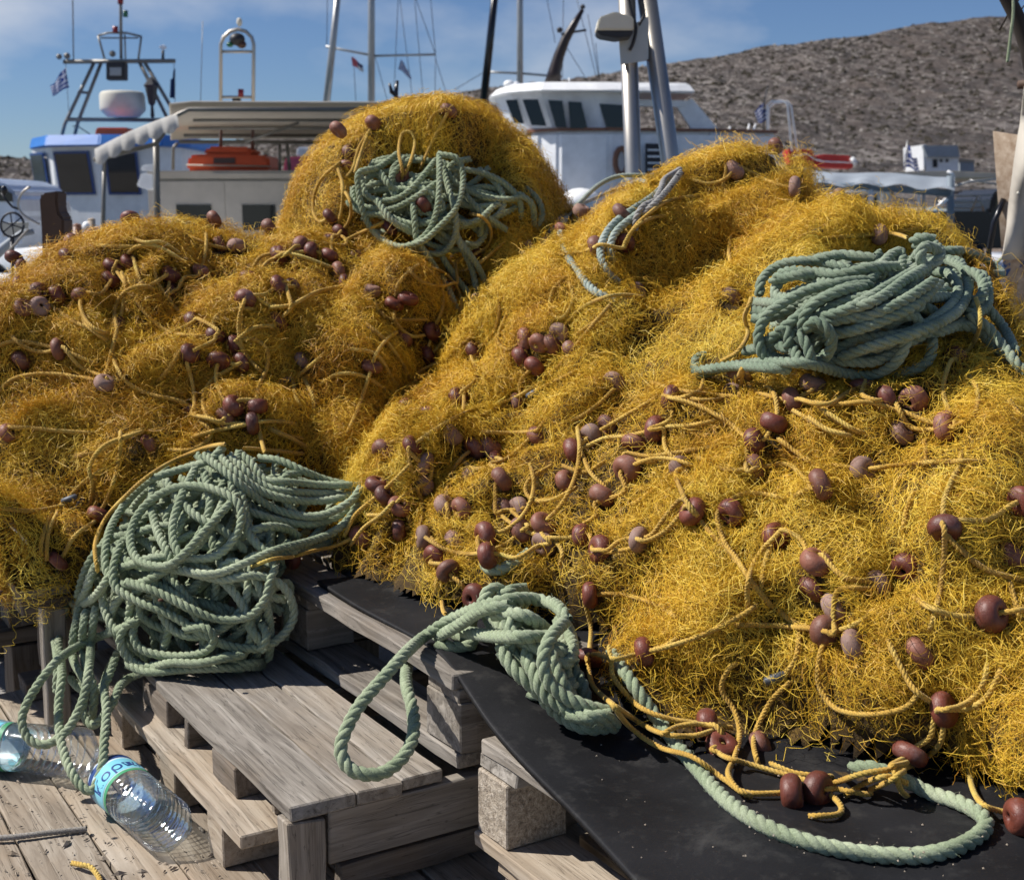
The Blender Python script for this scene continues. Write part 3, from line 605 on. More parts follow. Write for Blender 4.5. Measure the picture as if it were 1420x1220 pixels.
trA = [Z8(p) for p in (
    [(980, 150), (1060, 160), (1150, 200), (1240, 235), (1360, 260)], [(920, 140), (960, 180), (1000, 230), (1080, 240), (1200, 250), (1370, 255)],
    [(870, 140), (930, 200), (1010, 260), (1120, 280), (1330, 285)], [(820, 130), (900, 210), (1000, 280), (1120, 310), (1240, 310), (1350, 285)],
    [(1280, 430), (1230, 480), (1150, 500), (1080, 470)], [(940, 350), (1050, 385), (1170, 400), (1280, 370), (1340, 300)], [(920, 440), (1010, 410), (1090, 420), (1130, 450)],
    [(580, 250), (575, 340), (600, 440), (640, 520), (660, 600)], [(630, 240), (700, 330), (760, 380), (840, 420), (930, 500)],
    [(845, 110), (790, 160), (660, 200), (560, 240), (470, 330), (410, 440), (400, 560), (440, 620), (540, 620), (680, 540), (760, 470), (830, 350), (860, 270)],
    [(640, 570), (700, 580), (840, 610), (960, 595), (1050, 620), (1100, 680), (1110, 760), (1060, 830), (980, 870), (860, 860), (760, 810), (640, 740), (520, 690), (440, 640), (430, 560), (460, 470)],
    [(480, 620), (600, 660), (720, 720), (830, 760), (940, 750), (1000, 690), (1020, 620), (1040, 560), (990, 540)],
    [(680, 575), (800, 590), (900, 560), (1040, 500), (1220, 450), (1320, 380), (1375, 270)],
    [(540, 735), (505, 800), (520, 860), (580, 890), (680, 900), (780, 880), (810, 830), (770, 790), (700, 800)], [(500, 760), (455, 830), (480, 900), (540, 940), (620, 930), (700, 945), (820, 910), (930, 880)],
    [(900, 290), (800, 400), (690, 520), (620, 560), (530, 540), (495, 480), (505, 400), (560, 320), (640, 270), (720, 255), (800, 265), (890, 310), (915, 370), (890, 450), (820, 520), (720, 530), (665, 490), (655, 400), (690, 290), (740, 190)],
    [(770, 140), (850, 200), (960, 290), (1060, 350), (1200, 370), (1320, 320), (1370, 260)],
    [(430, 580), (340, 690), (260, 700), (175, 690), (200, 740), (235, 760)], [(360, 560), (330, 640), (290, 720), (240, 850), (225, 960), (222, 1030, 2.33)],
    [(480, 930), (560, 960), (700, 950), (860, 945), (1000, 940), (1090, 960)], [(880, 930), (1000, 920), (1100, 880), (1130, 850)],
    [(1000, 870), (960, 810), (940, 780)], [(990, 880), (1010, 820), (990, 780)])]
hang = [Z5([(640, 0), (560, 40), (420, 95, 2.33), (290, 170, 2.31), (200, 270, 2.29), (125, 390, 2.27), (103, 480, 2.26), (140, 560, 2.25), (220, 580, 2.25), (310, 520, 2.26), (370, 420, 2.28), (400, 330, 2.30), (420, 200, 2.32), (430, 60, 2.36), (450, -60)]),
        Z5([(310, -60), (275, 90, 2.36), (290, 250, 2.33), (275, 400, 2.31), (285, 560, 2.25), (330, 700, 2.2), (390, 785, 2.18), (440, 790, 2.18), (480, 680, 2.2), (490, 560, 2.23), (500, 420, 2.28), (490, 300, 2.32), (540, 170, 2.37), (600, 90)]),
        Z5([(370, -60), (340, 110, 2.38), (350, 200, 2.37), (400, 300, 2.35), (390, 430, 2.33), (440, 490, 2.31), (520, 400, 2.31), (570, 300, 2.33), (650, 250, 2.36), (790, 200), (930, 200), (1140, 160)]),
        Z5([(330, 270, 2.38), (380, 320, 2.36), (450, 330, 2.35), (500, 280, 2.36), (540, 180, 2.39)]), Z5([(250, -40), (255, 80, 2.40), (270, 200, 2.38), (265, 330, 2.37)]), Z5([(400, -40), (385, 90, 2.39), (400, 200, 2.37), (440, 330, 2.35), (430, 470, 2.33)])]
heapA = filA + [lay(p, RG) for p in trA] + [lay(p, RG) for p in hang]
# coil hanging in the dome
mdB = mound_depth([(490, 240, 3.36), (560, 215, 3.38), (640, 220, 3.36), (700, 250, 3.38), (500, 290, 3.32), (560, 300, 3.3), (640, 300, 3.28), (700, 320, 3.34), (560, 345, 3.26), (620, 350, 3.24), (680, 360, 3.28)])
polyB = [(490, 225), (560, 215), (640, 215), (720, 240), (735, 300), (690, 330), (640, 352), (570, 345), (510, 320), (485, 280)]
raise_to(mdB, polyB, .05)
coilB = [lay(p, RG*.95) for p in loops(polyB, 24, (50, 95), 5, (.35, .6), ang=.25)]
coilB += [lay(ZB(p), RG) for p in ([(900, 450), (1000, 490), (1080, 500)], [(870, 520), (960, 530), (1060, 520)], [(900, 480), (980, 560), (1090, 640)], [(870, 620), (960, 590), (1030, 530)],
    [(410, 390), (430, 470), (490, 500), (580, 490), (660, 430), (760, 310)], [(370, 440), (375, 500), (420, 530), (540, 540), (640, 500), (760, 420)], [(345, 510), (420, 560), (520, 570), (640, 610), (760, 600), (850, 560)],
    [(500, 560), (560, 600), (640, 650), (700, 650), (780, 640)], [(790, 340), (820, 450), (850, 560), (850, 660), (800, 740), (720, 750), (600, 730)], [(480, 500), (560, 600), (640, 640)],
    [(650, 510), (660, 600), (670, 700), (690, 760)], [(420, 370), (500, 340), (580, 280)], [(500, 370), (540, 430), (580, 460)],
    [(480, 350), (400, 370), (395, 440), (420, 560), (470, 650), (560, 710), (640, 710), (720, 650), (760, 560), (775, 440), (775, 280)], [(775, 285), (850, 300), (880, 350), (885, 430), (850, 540), (770, 630), (700, 690), (620, 715)],
    [(850, 640), (880, 720), (930, 830), (955, 960)], [(870, 690), (950, 800), (1000, 900)], [(680, 700), (760, 820), (820, 920), (870, 1045)], [(770, 730), (830, 830), (930, 960)],
    [(1180, 440), (1240, 500), (1255, 580), (1210, 650)], [(1150, 470), (1210, 520), (1220, 620)])]
# coil at the right shoulder
RC = .0093
polyC = [(1055, 380), (1130, 355), (1230, 350), (1290, 345), (1350, 370), (1375, 420), (1350, 455), (1290, 480), (1240, 505), (1160, 510), (1070, 500), (1050, 440)]
mdC = mound_depth([(1060, 400, 2.36), (1140, 365, 2.42), (1240, 355, 2.42), (1330, 370, 2.40), (1375, 420, 2.36), (1060, 480, 2.22), (1150, 450, 2.24), (1240, 430, 2.26), (1330, 430, 2.26), (1160, 505, 2.14), (1250, 500, 2.14)])
raise_to(mdC, polyC, .10)
coilC = [lay(p, RC) for p in loops(polyC, 14, (60, 120), 6, (.2, .4), ang=-.35)]
raise_to(mdC, polyC, .05)
coilC += [lay(p, RC) for p in loops(polyC, 20, (70, 130), 9, (.2, .35), ang=-.4)]
raise_to(mdC, polyC, .012)
coilC += [lay(ZC(p), RC) for p in ([(150, 570), (300, 575), (420, 560)], [(150, 610), (250, 620), (350, 570)], [(150, 650), (230, 640), (330, 600)], [(110, 800), (180, 780), (260, 720), (330, 690)], [(480, 840), (600, 850), (720, 850), (820, 800)],
    [(180, 540), (190, 470), (250, 410), (340, 380), (480, 385), (600, 420)], [(430, 375), (560, 350), (720, 365)], [(240, 480), (300, 430), (420, 430), (560, 440), (700, 410), (830, 405)], [(270, 460), (380, 440), (460, 440)],
    [(300, 840), (210, 830), (175, 740), (210, 640), (300, 570), (420, 510), (560, 480), (680, 470)], [(270, 710), (360, 640), (460, 560), (600, 500), (700, 490)], [(380, 720), (390, 640), (450, 570), (560, 520), (670, 500)],
    [(640, 740), (860, 720), (1000, 650), (1090, 570), (1110, 500), (1070, 440), (1010, 430)], [(480, 730), (640, 700), (800, 640), (930, 570), (1020, 480)], [(640, 655), (760, 610), (880, 550), (1000, 470)],
    [(470, 645), (600, 600), (780, 500), (900, 430), (985, 400)], [(600, 605), (730, 560), (860, 470), (960, 410), (1000, 380)], [(560, 830), (700, 780), (900, 720), (1040, 660), (1120, 600), (1160, 500), (1130, 410), (1060, 375)],
    [(400, 700), (440, 660), (500, 700), (520, 760), (490, 830), (430, 850)], [(270, 770), (310, 790), (320, 720), (300, 690)], [(340, 790), (370, 850), (420, 850), (400, 770), (360, 730)], [(1150, 620), (1200, 620), (1250, 580), (1240, 460), (1170, 430)], [(1180, 600), (1230, 520), (1210, 450), (1140, 420)],
    [(1100, 680), (1200, 700), (1300, 800), (1420, 900)], [(1160, 640), (1250, 690), (1330, 790), (1440, 930)], [(1250, 600), (1330, 700), (1385, 820)], [(1040, 330), (1150, 335), (1240, 375), (1315, 435), (1270, 440)],
    [(995, 750), (975, 840), (900, 890), (800, 910)], [(870, 750), (850, 810), (800, 870), (700, 915), (560, 900), (400, 860), (180, 855), (0, 880), (-90, 910), (-120, 880), (-115, 840), (-80, 820)], [(320, 890), (180, 875), (60, 870), (-60, 885), (-125, 895)])]
knot = [lay(ZC(p), RC*1.05) for p in ([(900, 380), (940, 320), (990, 300), (1030, 340), (1010, 390)], [(910, 310), (960, 290), (1010, 310), (1025, 360), (990, 400)], [(900, 290), (930, 270), (1000, 280)], [(950, 400), (930, 350), (960, 310), (1020, 330)])]
coilC += knot
# rope at the front of the mat with its loop, and the long bight on the mat
RE = .0103
polyE = [(620, 870), (660, 845), (720, 832), (790, 860), (800, 920), (860, 1000), (800, 1005), (740, 970), (690, 910)]
heapE = [lay(p, RE) for p in loops(polyE, 18, (40, 80), 14, (.35, .6), ang=.8)]
heapE += [lay(ZE(p), RE) for p in ([(300, 260), (330, 200), (380, 190), (420, 230)], [(360, 250), (430, 200), (500, 190)], [(90, 450), (200, 465), (260, 440), (170, 405)], [(430, 480), (500, 540), (580, 640), (680, 720), (800, 780)], [(620, 490), (660, 600), (760, 770), (880, 800)],
    [(390, 480), (450, 570), (560, 670), (650, 770), (780, 840), (930, 835)], [(500, 490), (540, 580), (600, 690), (680, 745), (800, 805), (930, 810)], [(350, 310), (480, 310), (560, 350), (620, 400)], [(420, 340), (440, 400), (500, 420)], [(210, 390), (330, 410), (450, 415), (610, 415)],
    [(690, 340), (620, 420), (585, 520), (610, 620), (680, 690), (780, 740), (900, 770)], [(700, 780), (820, 790), (900, 780)])]
d_ = 1.93
heapE.append(lay(ZE([(700, 340), (660, 280), (600, 250), (480, 236), (330, 262), (180, 320)]) + Z6([(740, 50, 2.02), (640, 130, 1.97), (520, 260, 1.92), (400, 400, 1.88), (335, 520, 1.86), (312, 610, 1.85), (350, 690, 1.84), (430, 722, 1.84), (520, 710, 1.85), (605, 640, 1.87), (652, 540, 1.9), (650, 420, 1.94), (620, 300, 1.98), (632, 190, 2.02), (700, 120)]) + ZE([(190, 360), (300, 290), (420, 270)]), RE))
heapE.append(lay(ZG([(150, 100), (240, 230), (320, 340), (400, 440), (500, 550), (600, 620), (720, 670), (860, 705), (1000, 722), (1120, 720), (1230, 690), (1300, 640), (1290, 600), (1220, 560), (1130, 530), (1070, 500), (960, 455), (890, 455)]), RE))
heapE.append(lay(ZE([(310, 30), (320, 90), (380, 100), (450, 70), (520, 20)]), RE*.9))
heapW = [lay(ZW(p), .0085, bury=-.012) for p in ([(550, 258), (400, 262), (290, 310), (190, 400), (95, 505), (70, 600), (100, 700), (170, 800), (250, 900), (375, 970)], [(530, 295), (640, 305), (700, 275)], [(700, 265), (600, 370), (480, 450), (370, 530), (310, 620), (298, 720), (340, 810), (400, 865)], [(620, 400), (500, 480), (390, 570), (350, 660), (362, 750)])]
whiteW = [lay(ZW(p), .0072, bury=-.012) for p in ([(-40, 630), (0, 580), (60, 510), (150, 440), (300, 370), (450, 310), (600, 250), (765, 200)], [(490, 565), (500, 490), (540, 430), (600, 400), (640, 330), (660, 280), (745, 225)], [(540, 470), (620, 400), (690, 320), (750, 240)])]
def rope_thing(name, label, cat, paths, r, mat, group=None):
    o = rope_obj(name, paths, r, mat); o['label'] = label; o['category'] = cat
    if group: o['group'] = group
    return o
rope_thing('rope_heap', 'big tangled heap of green rope spilling over the low pallet beside the bottles', 'rope', heapA, RG, 'green_rope')
rope_thing('rope_coil', 'green rope coil hanging in the hollow of the domed net', 'rope', coilB, RG, 'green_rope')
rope_thing('rope_coil', 'thick dark green rope bundle tied with a knot on the shoulder of the near net', 'rope', coilC, RC, 'dark_green_rope')
rope_thing('rope_heap', 'thick pale green rope on the black mat with a loop hanging off its edge', 'rope', heapE, RE, 'green_rope')
rope_thing('mooring_rope', 'thin pale green rope looped over the crest of the near net', 'rope', heapW, .0085, 'blue_green_rope')
rope_thing('flecked_rope', 'thin white rope with dark flecks over the crest of the near net', 'rope', whiteW, .0072, 'white_rope')
ROPEMASK = (DEP < DEP0-.003); DEP1 = DEP.copy()

# ---------------------------------------------------------------- floats and float lines (parts of each net)
def float_mesh(seed, squash):
    r = random.Random(seed); n = 22; prof = []
    for k in range(15):                # a fat ring: outer lobe, then the dished hole
        t = math.pi*k/14; x = .0078+.0142*math.sin(t)**.72; z = .0130*squash*math.cos(t)
        prof.append((x, z))
    prof = [(.0036, .0085*squash), (.0045, .0112*squash)] + prof + [(.0045, -.0112*squash), (.0036, -.0085*squash)]
    g = Geo(); g.lathe(prof, n); ph = [r.uniform(0, 6) for _ in range(4)]
    for v in g.v:
        a = math.atan2(v.y, v.x); s = 1+.028*math.sin(2*a+ph[0])+.014*math.sin(3*a+ph[1]+v.z*60)+.02*math.sin(v.z*90+ph[2])*math.cos(a+ph[3]); v.x *= s; v.y *= s
    o = mesh_obj('float', g.v, g.f, None, None, True); me = o.data; bpy.data.objects.remove(o); return me
def float_mat(name, lo, hi, rough):
    m = MB(name); v = m.coords(rand=True); n = m.noise(v, 60, 5, .6); n2 = m.noise(v, 240, 3, .7); n3 = m.noise(m.coords((1, 1, 3), rand=True), 45, 2, .5, 1.2)
    c = m.ramp(n, [(.3, lo), (.7, hi)]); oi = m.n('ObjectInfo')
    c = m.mix(1, c, m.ramp(oi.outputs['Random'], [(0, (.62, .60, .58)), (.55, (1, 1, 1)), (1, (1.12, 1.06, 1.04))]), 'MULTIPLY')
    ln = m.ramp(n3, [(.49, (0, 0, 0)), (.5, (1, 1, 1)), (.51, (0, 0, 0))]); c = m.mix(m.mix(.6, ln, (0, 0, 0), 'MIX'), c, tuple(x*.5 for x in lo))
    sf = m.noise(v, 28, 6, .75); c = m.mix(m.ramp(sf, [(.52, (0, 0, 0)), (.72, (.5, .5, .5))]), c, tuple(min(.5, .5*x+.16) for x in hi))
    sc = m.noise(m.coords((3, 1, 1), rand=True), 70, 3, .6); c = m.mix(m.ramp(sc, [(.68, (0, 0, 0)), (.74, (.5, .5, .5))]), c, tuple(x*.4 for x in lo))
    m.col(c); m.set(Roughness=rough); m.bump(m.mix(.6, n2, ln, 'SUBTRACT'), .0008, .6)
float_mat('maroon_float', (.115, .028, .016), (.19, .052, .031), .5)
float_mat('brown_float', (.18, .064, .038), (.26, .106, .066), .56)
float_mat('faded_float', (.24, .135, .10), (.33, .205, .16), .72)
FM = {}
for mt in ('maroon_float', 'brown_float', 'faded_float'):
    for k in range(4):
        me = float_mesh(k*3+len(mt), (.92, 1.0, .84, 1.06)[k]); me.materials.append(MATS[mt]); FM[mt, k] = me
NETS = {'R': thing('fishing_net', 'large yellow net heap with many brown floats on the black mat', 'fishing net', (.3, 2.3, .43)),
        'L': thing('fishing_net', 'low wide yellow orange net heap behind the big green rope heap', 'fishing net', (-.8, 2.9, .42)),
        'D': thing('fishing_net', 'domed yellow net heap with a green rope coil in its hollow', 'fishing net', (-.2, 3.6, .62))}
bpy.context.view_layer.update()
def own(o, k): o.parent = NETS[k]; o.matrix_parent_inverse = NETS[k].matrix_world.inverted(); return o
FL = {'R': [  # px, py, rope direction in degrees (0 = to the right, 90 = up), tone 0 maroon 1 brown 2 faded, bury
 (929, 551, -15, 0, 0), (1015, 549, 5, 2, 0), (1025, 520, 70, 2, .3), (1127, 532, 75, 2, .2), (1099, 555, 10, 1, 0), (1073, 586, 75, 0, 0), (1046, 613, 5, 0, 0), (1046, 650, 5, 1, 0), (910, 595, -5, 0, 0), (945, 650, 40, 2, 0), (869, 650, 20, 1, .3), (795, 625, 20, 0, 0), (820, 604, 25, 2, .5), (842, 590, 30, 1, .6), (851, 530, 60, 2, .6), (835, 687, 60, 1, 0), (880, 615, 60, 1, .7), (960, 709, -40, 0, 0), (1014, 711, 30, 0, .6), (1138, 672, 10, 1, 0), (1197, 652, 0, 2, 0), (1076, 743, 50, 0, .5), (1132, 779, 70, 1, .2), (832, 762, -5, 0, 0), (807, 743, 0, 0, .5), (886, 748, -20, 2, 0), (818, 825, 10, 0, 0), (1126, 817, 50, 0, .6),
 (1310, 732, 80, 0, 0), (1218, 811, 30, 2, .4), (1144, 875, -10, 1, 0), (1375, 851, 20, 0, .1), (1257, 787, 40, 0, .6), (1416, 695, 10, 0, .3), (1402, 770, 40, 1, .7), (1159, 843, 40, 2, .7), (893, 904, 10, 0, 0), (815, 915, 80, 0, 0), (980, 1004, -5, 0, 0), (1001, 1035, 60, 0, .1), (1055, 1033, 20, 1, .6), (1309, 984, 20, 0, 0), (1262, 1045, 35, 0, 0), (1098, 1099, -5, 0, 0), (1134, 1094, -20, 0, 0), (1413, 1132, 0, 0, 0), (1186, 895, 30, 2, .7), (1275, 905, 40, 1, .7),
 (717, 560, 10, 1, 0), (727, 471, 10, 1, 0), (747, 476, 40, 1, .2), (776, 461, 45, 2, 0), (764, 478, 30, 1, .1), (793, 485, 45, 1, .2), (741, 508, 60, 0, 0), (722, 495, 30, 0, .2), (566, 564, 60, 0, .1), (596, 575, 70, 0, 0), (628, 457, 60, 0, .3), (593, 492, 30, 0, .1), (658, 486, 30, 0, .1), (636, 550, 60, 0, .3), (531, 625, 50, 1, .2), (572, 618, 50, 0, .4), (512, 632, 50, 0, .2), (590, 643, -10, 2, 0), (588, 672, 20, 2, .1), (523, 672, 60, 0, .2), (534, 687, 60, 0, .1), (554, 702, 60, 1, .3), (553, 735, 5, 0, 0), (587, 745, 10, 2, 0), (405, 772, 12, 0, 0), (501, 744, 50, 1, .4), (617, 701, 40, 2, .6), (657, 621, 40, 0, .4), (680, 621, 60, 1, .4), (688, 641, 15, 0, 0), (696, 664, 30, 1, .3), (794, 624, 30, 0, 0), (720, 706, 15, 2, 0), (697, 708, 15, 1, .3), (673, 742, 10, 0, 0), (724, 735, 40, 1, .4), (753, 726, 50, 1, .1), (754, 754, 10, 2, 0), (621, 791, -60, 1, 0), (658, 828, 10, 0, 0), (676, 770, 20, 0, .2), (604, 772, 50, 0, .4), (626, 601, 40, 2, .7), (785, 668, 40, 1, .6), (746, 606, 40, 1, .7), (631, 749, 40, 2, .7),
 (962, 229, 70, 2, .3), (1018, 236, 40, 2, .4), (1075, 203, 30, 1, .5), (807, 293, 60, 2, .2), (826, 342, 30, 1, 0), (1013, 413, 60, 2, .7), (866, 337, 60, 0, .3), (883, 406, 30, 2, .7), (863, 295, 40, 1, .7), (1102, 260, 10, 2, .1), (1163, 274, -15, 2, 0), (1219, 325, 10, 2, 0), (1228, 553, 5, 0, 0), (1313, 592, 5, 1, 0), (1197, 537, 80, 0, .1), (1266, 555, 40, 1, .6), (1251, 599, 30, 2, .7), (1325, 498, 40, 0, .3), (735, 345, 30, 2, .2), (780, 320, 50, 1, .3), (663, 418, 20, 2, .2), (760, 340, 40, 2, .5), (640, 705, 20, 1, .7), (655, 660, 40, 2, .8)],
 'L': [(100, 336, 10, 1, 0), (92, 357, 20, 0, 0), (19, 357, 60, 0, .1), (30, 370, 20, 0, 0), (25, 397, -10, 0, 0), (53, 406, 10, 1, .2), (78, 410, 20, 0, .3), (112, 409, 85, 1, 0), (32, 426, 40, 1, .3), (55, 425, 30, 2, .3), (180, 302, 85, 0, 0), (179, 321, 70, 0, 0), (129, 330, 30, 1, .3), (158, 369, 55, 0, 0), (180, 363, 60, 0, 0), (297, 304, 20, 1, 0), (328, 342, 70, 2, 0), (237, 381, 70, 0, .3), (277, 376, 75, 1, .2), (386, 355, 30, 0, .2), (345, 386, 85, 0, 0), (340, 415, 80, 0, 0), (161, 450, 88, 0, 0), (268, 446, 30, 0, .2), (81, 484, 10, 1, 0), (299, 465, 70, 0, 0), (324, 478, 30, 0, .1), (303, 500, 75, 0, 0), (334, 503, 10, 0, 0), (263, 490, 40, 0, .5), (268, 567, 70, 0, .2), (324, 562, 60, 0, .3), (356, 564, 85, 0, 0), (350, 587, 5, 0, 0), (312, 580, 40, 1, .4), (387, 395, 40, 0, .2), (405, 398, 30, 0, .4), (145, 531, 60, 2, .4), (417, 341, 10, 1, .1), (373, 315, 30, 1, .5), (305, 339, 40, 1, .6), (154, 389, 60, 0, .3), (240, 404, 20, 0, .4), (385, 446, 50, 0, .5), (207, 617, 30, 1, .8), (12, 600, 40, 1, .6), (469, 376, 10, 1, 0), (478, 394, 10, 0, 0), (516, 403, 80, 2, 0), (547, 421, 75, 0, 0), (566, 414, 70, 0, .2), (457, 354, 75, 0, 0), (432, 349, 10, 0, 0), (492, 358, 40, 1, .6), (460, 334, 70, 0, .1), (472, 322, 50, 0, .1), (389, 355, 20, 0, .2), (600, 460, 10, 0, .1), (516, 508, 70, 1, .3), (137, 714, 70, 0, 0), (80, 778, 40, 0, .3), (628, 393, 10, 0, .1), (636, 361, 40, 0, .4), (560, 470, 30, 1, .6), (420, 500, 40, 2, .8), (30, 500, 40, 1, .7)],
 'D': [(469, 180, 40, 1, 0), (517, 170, 60, 1, 0), (622, 154, 60, 1, .4), (556, 245, -60, 1, 0), (458, 301, 40, 0, 0), (540, 315, 40, 0, .1), (587, 284, 40, 0, .3), (660, 352, 40, 0, .3), (486, 212, 50, 1, .7), (482, 232, 60, 0, .7)]}
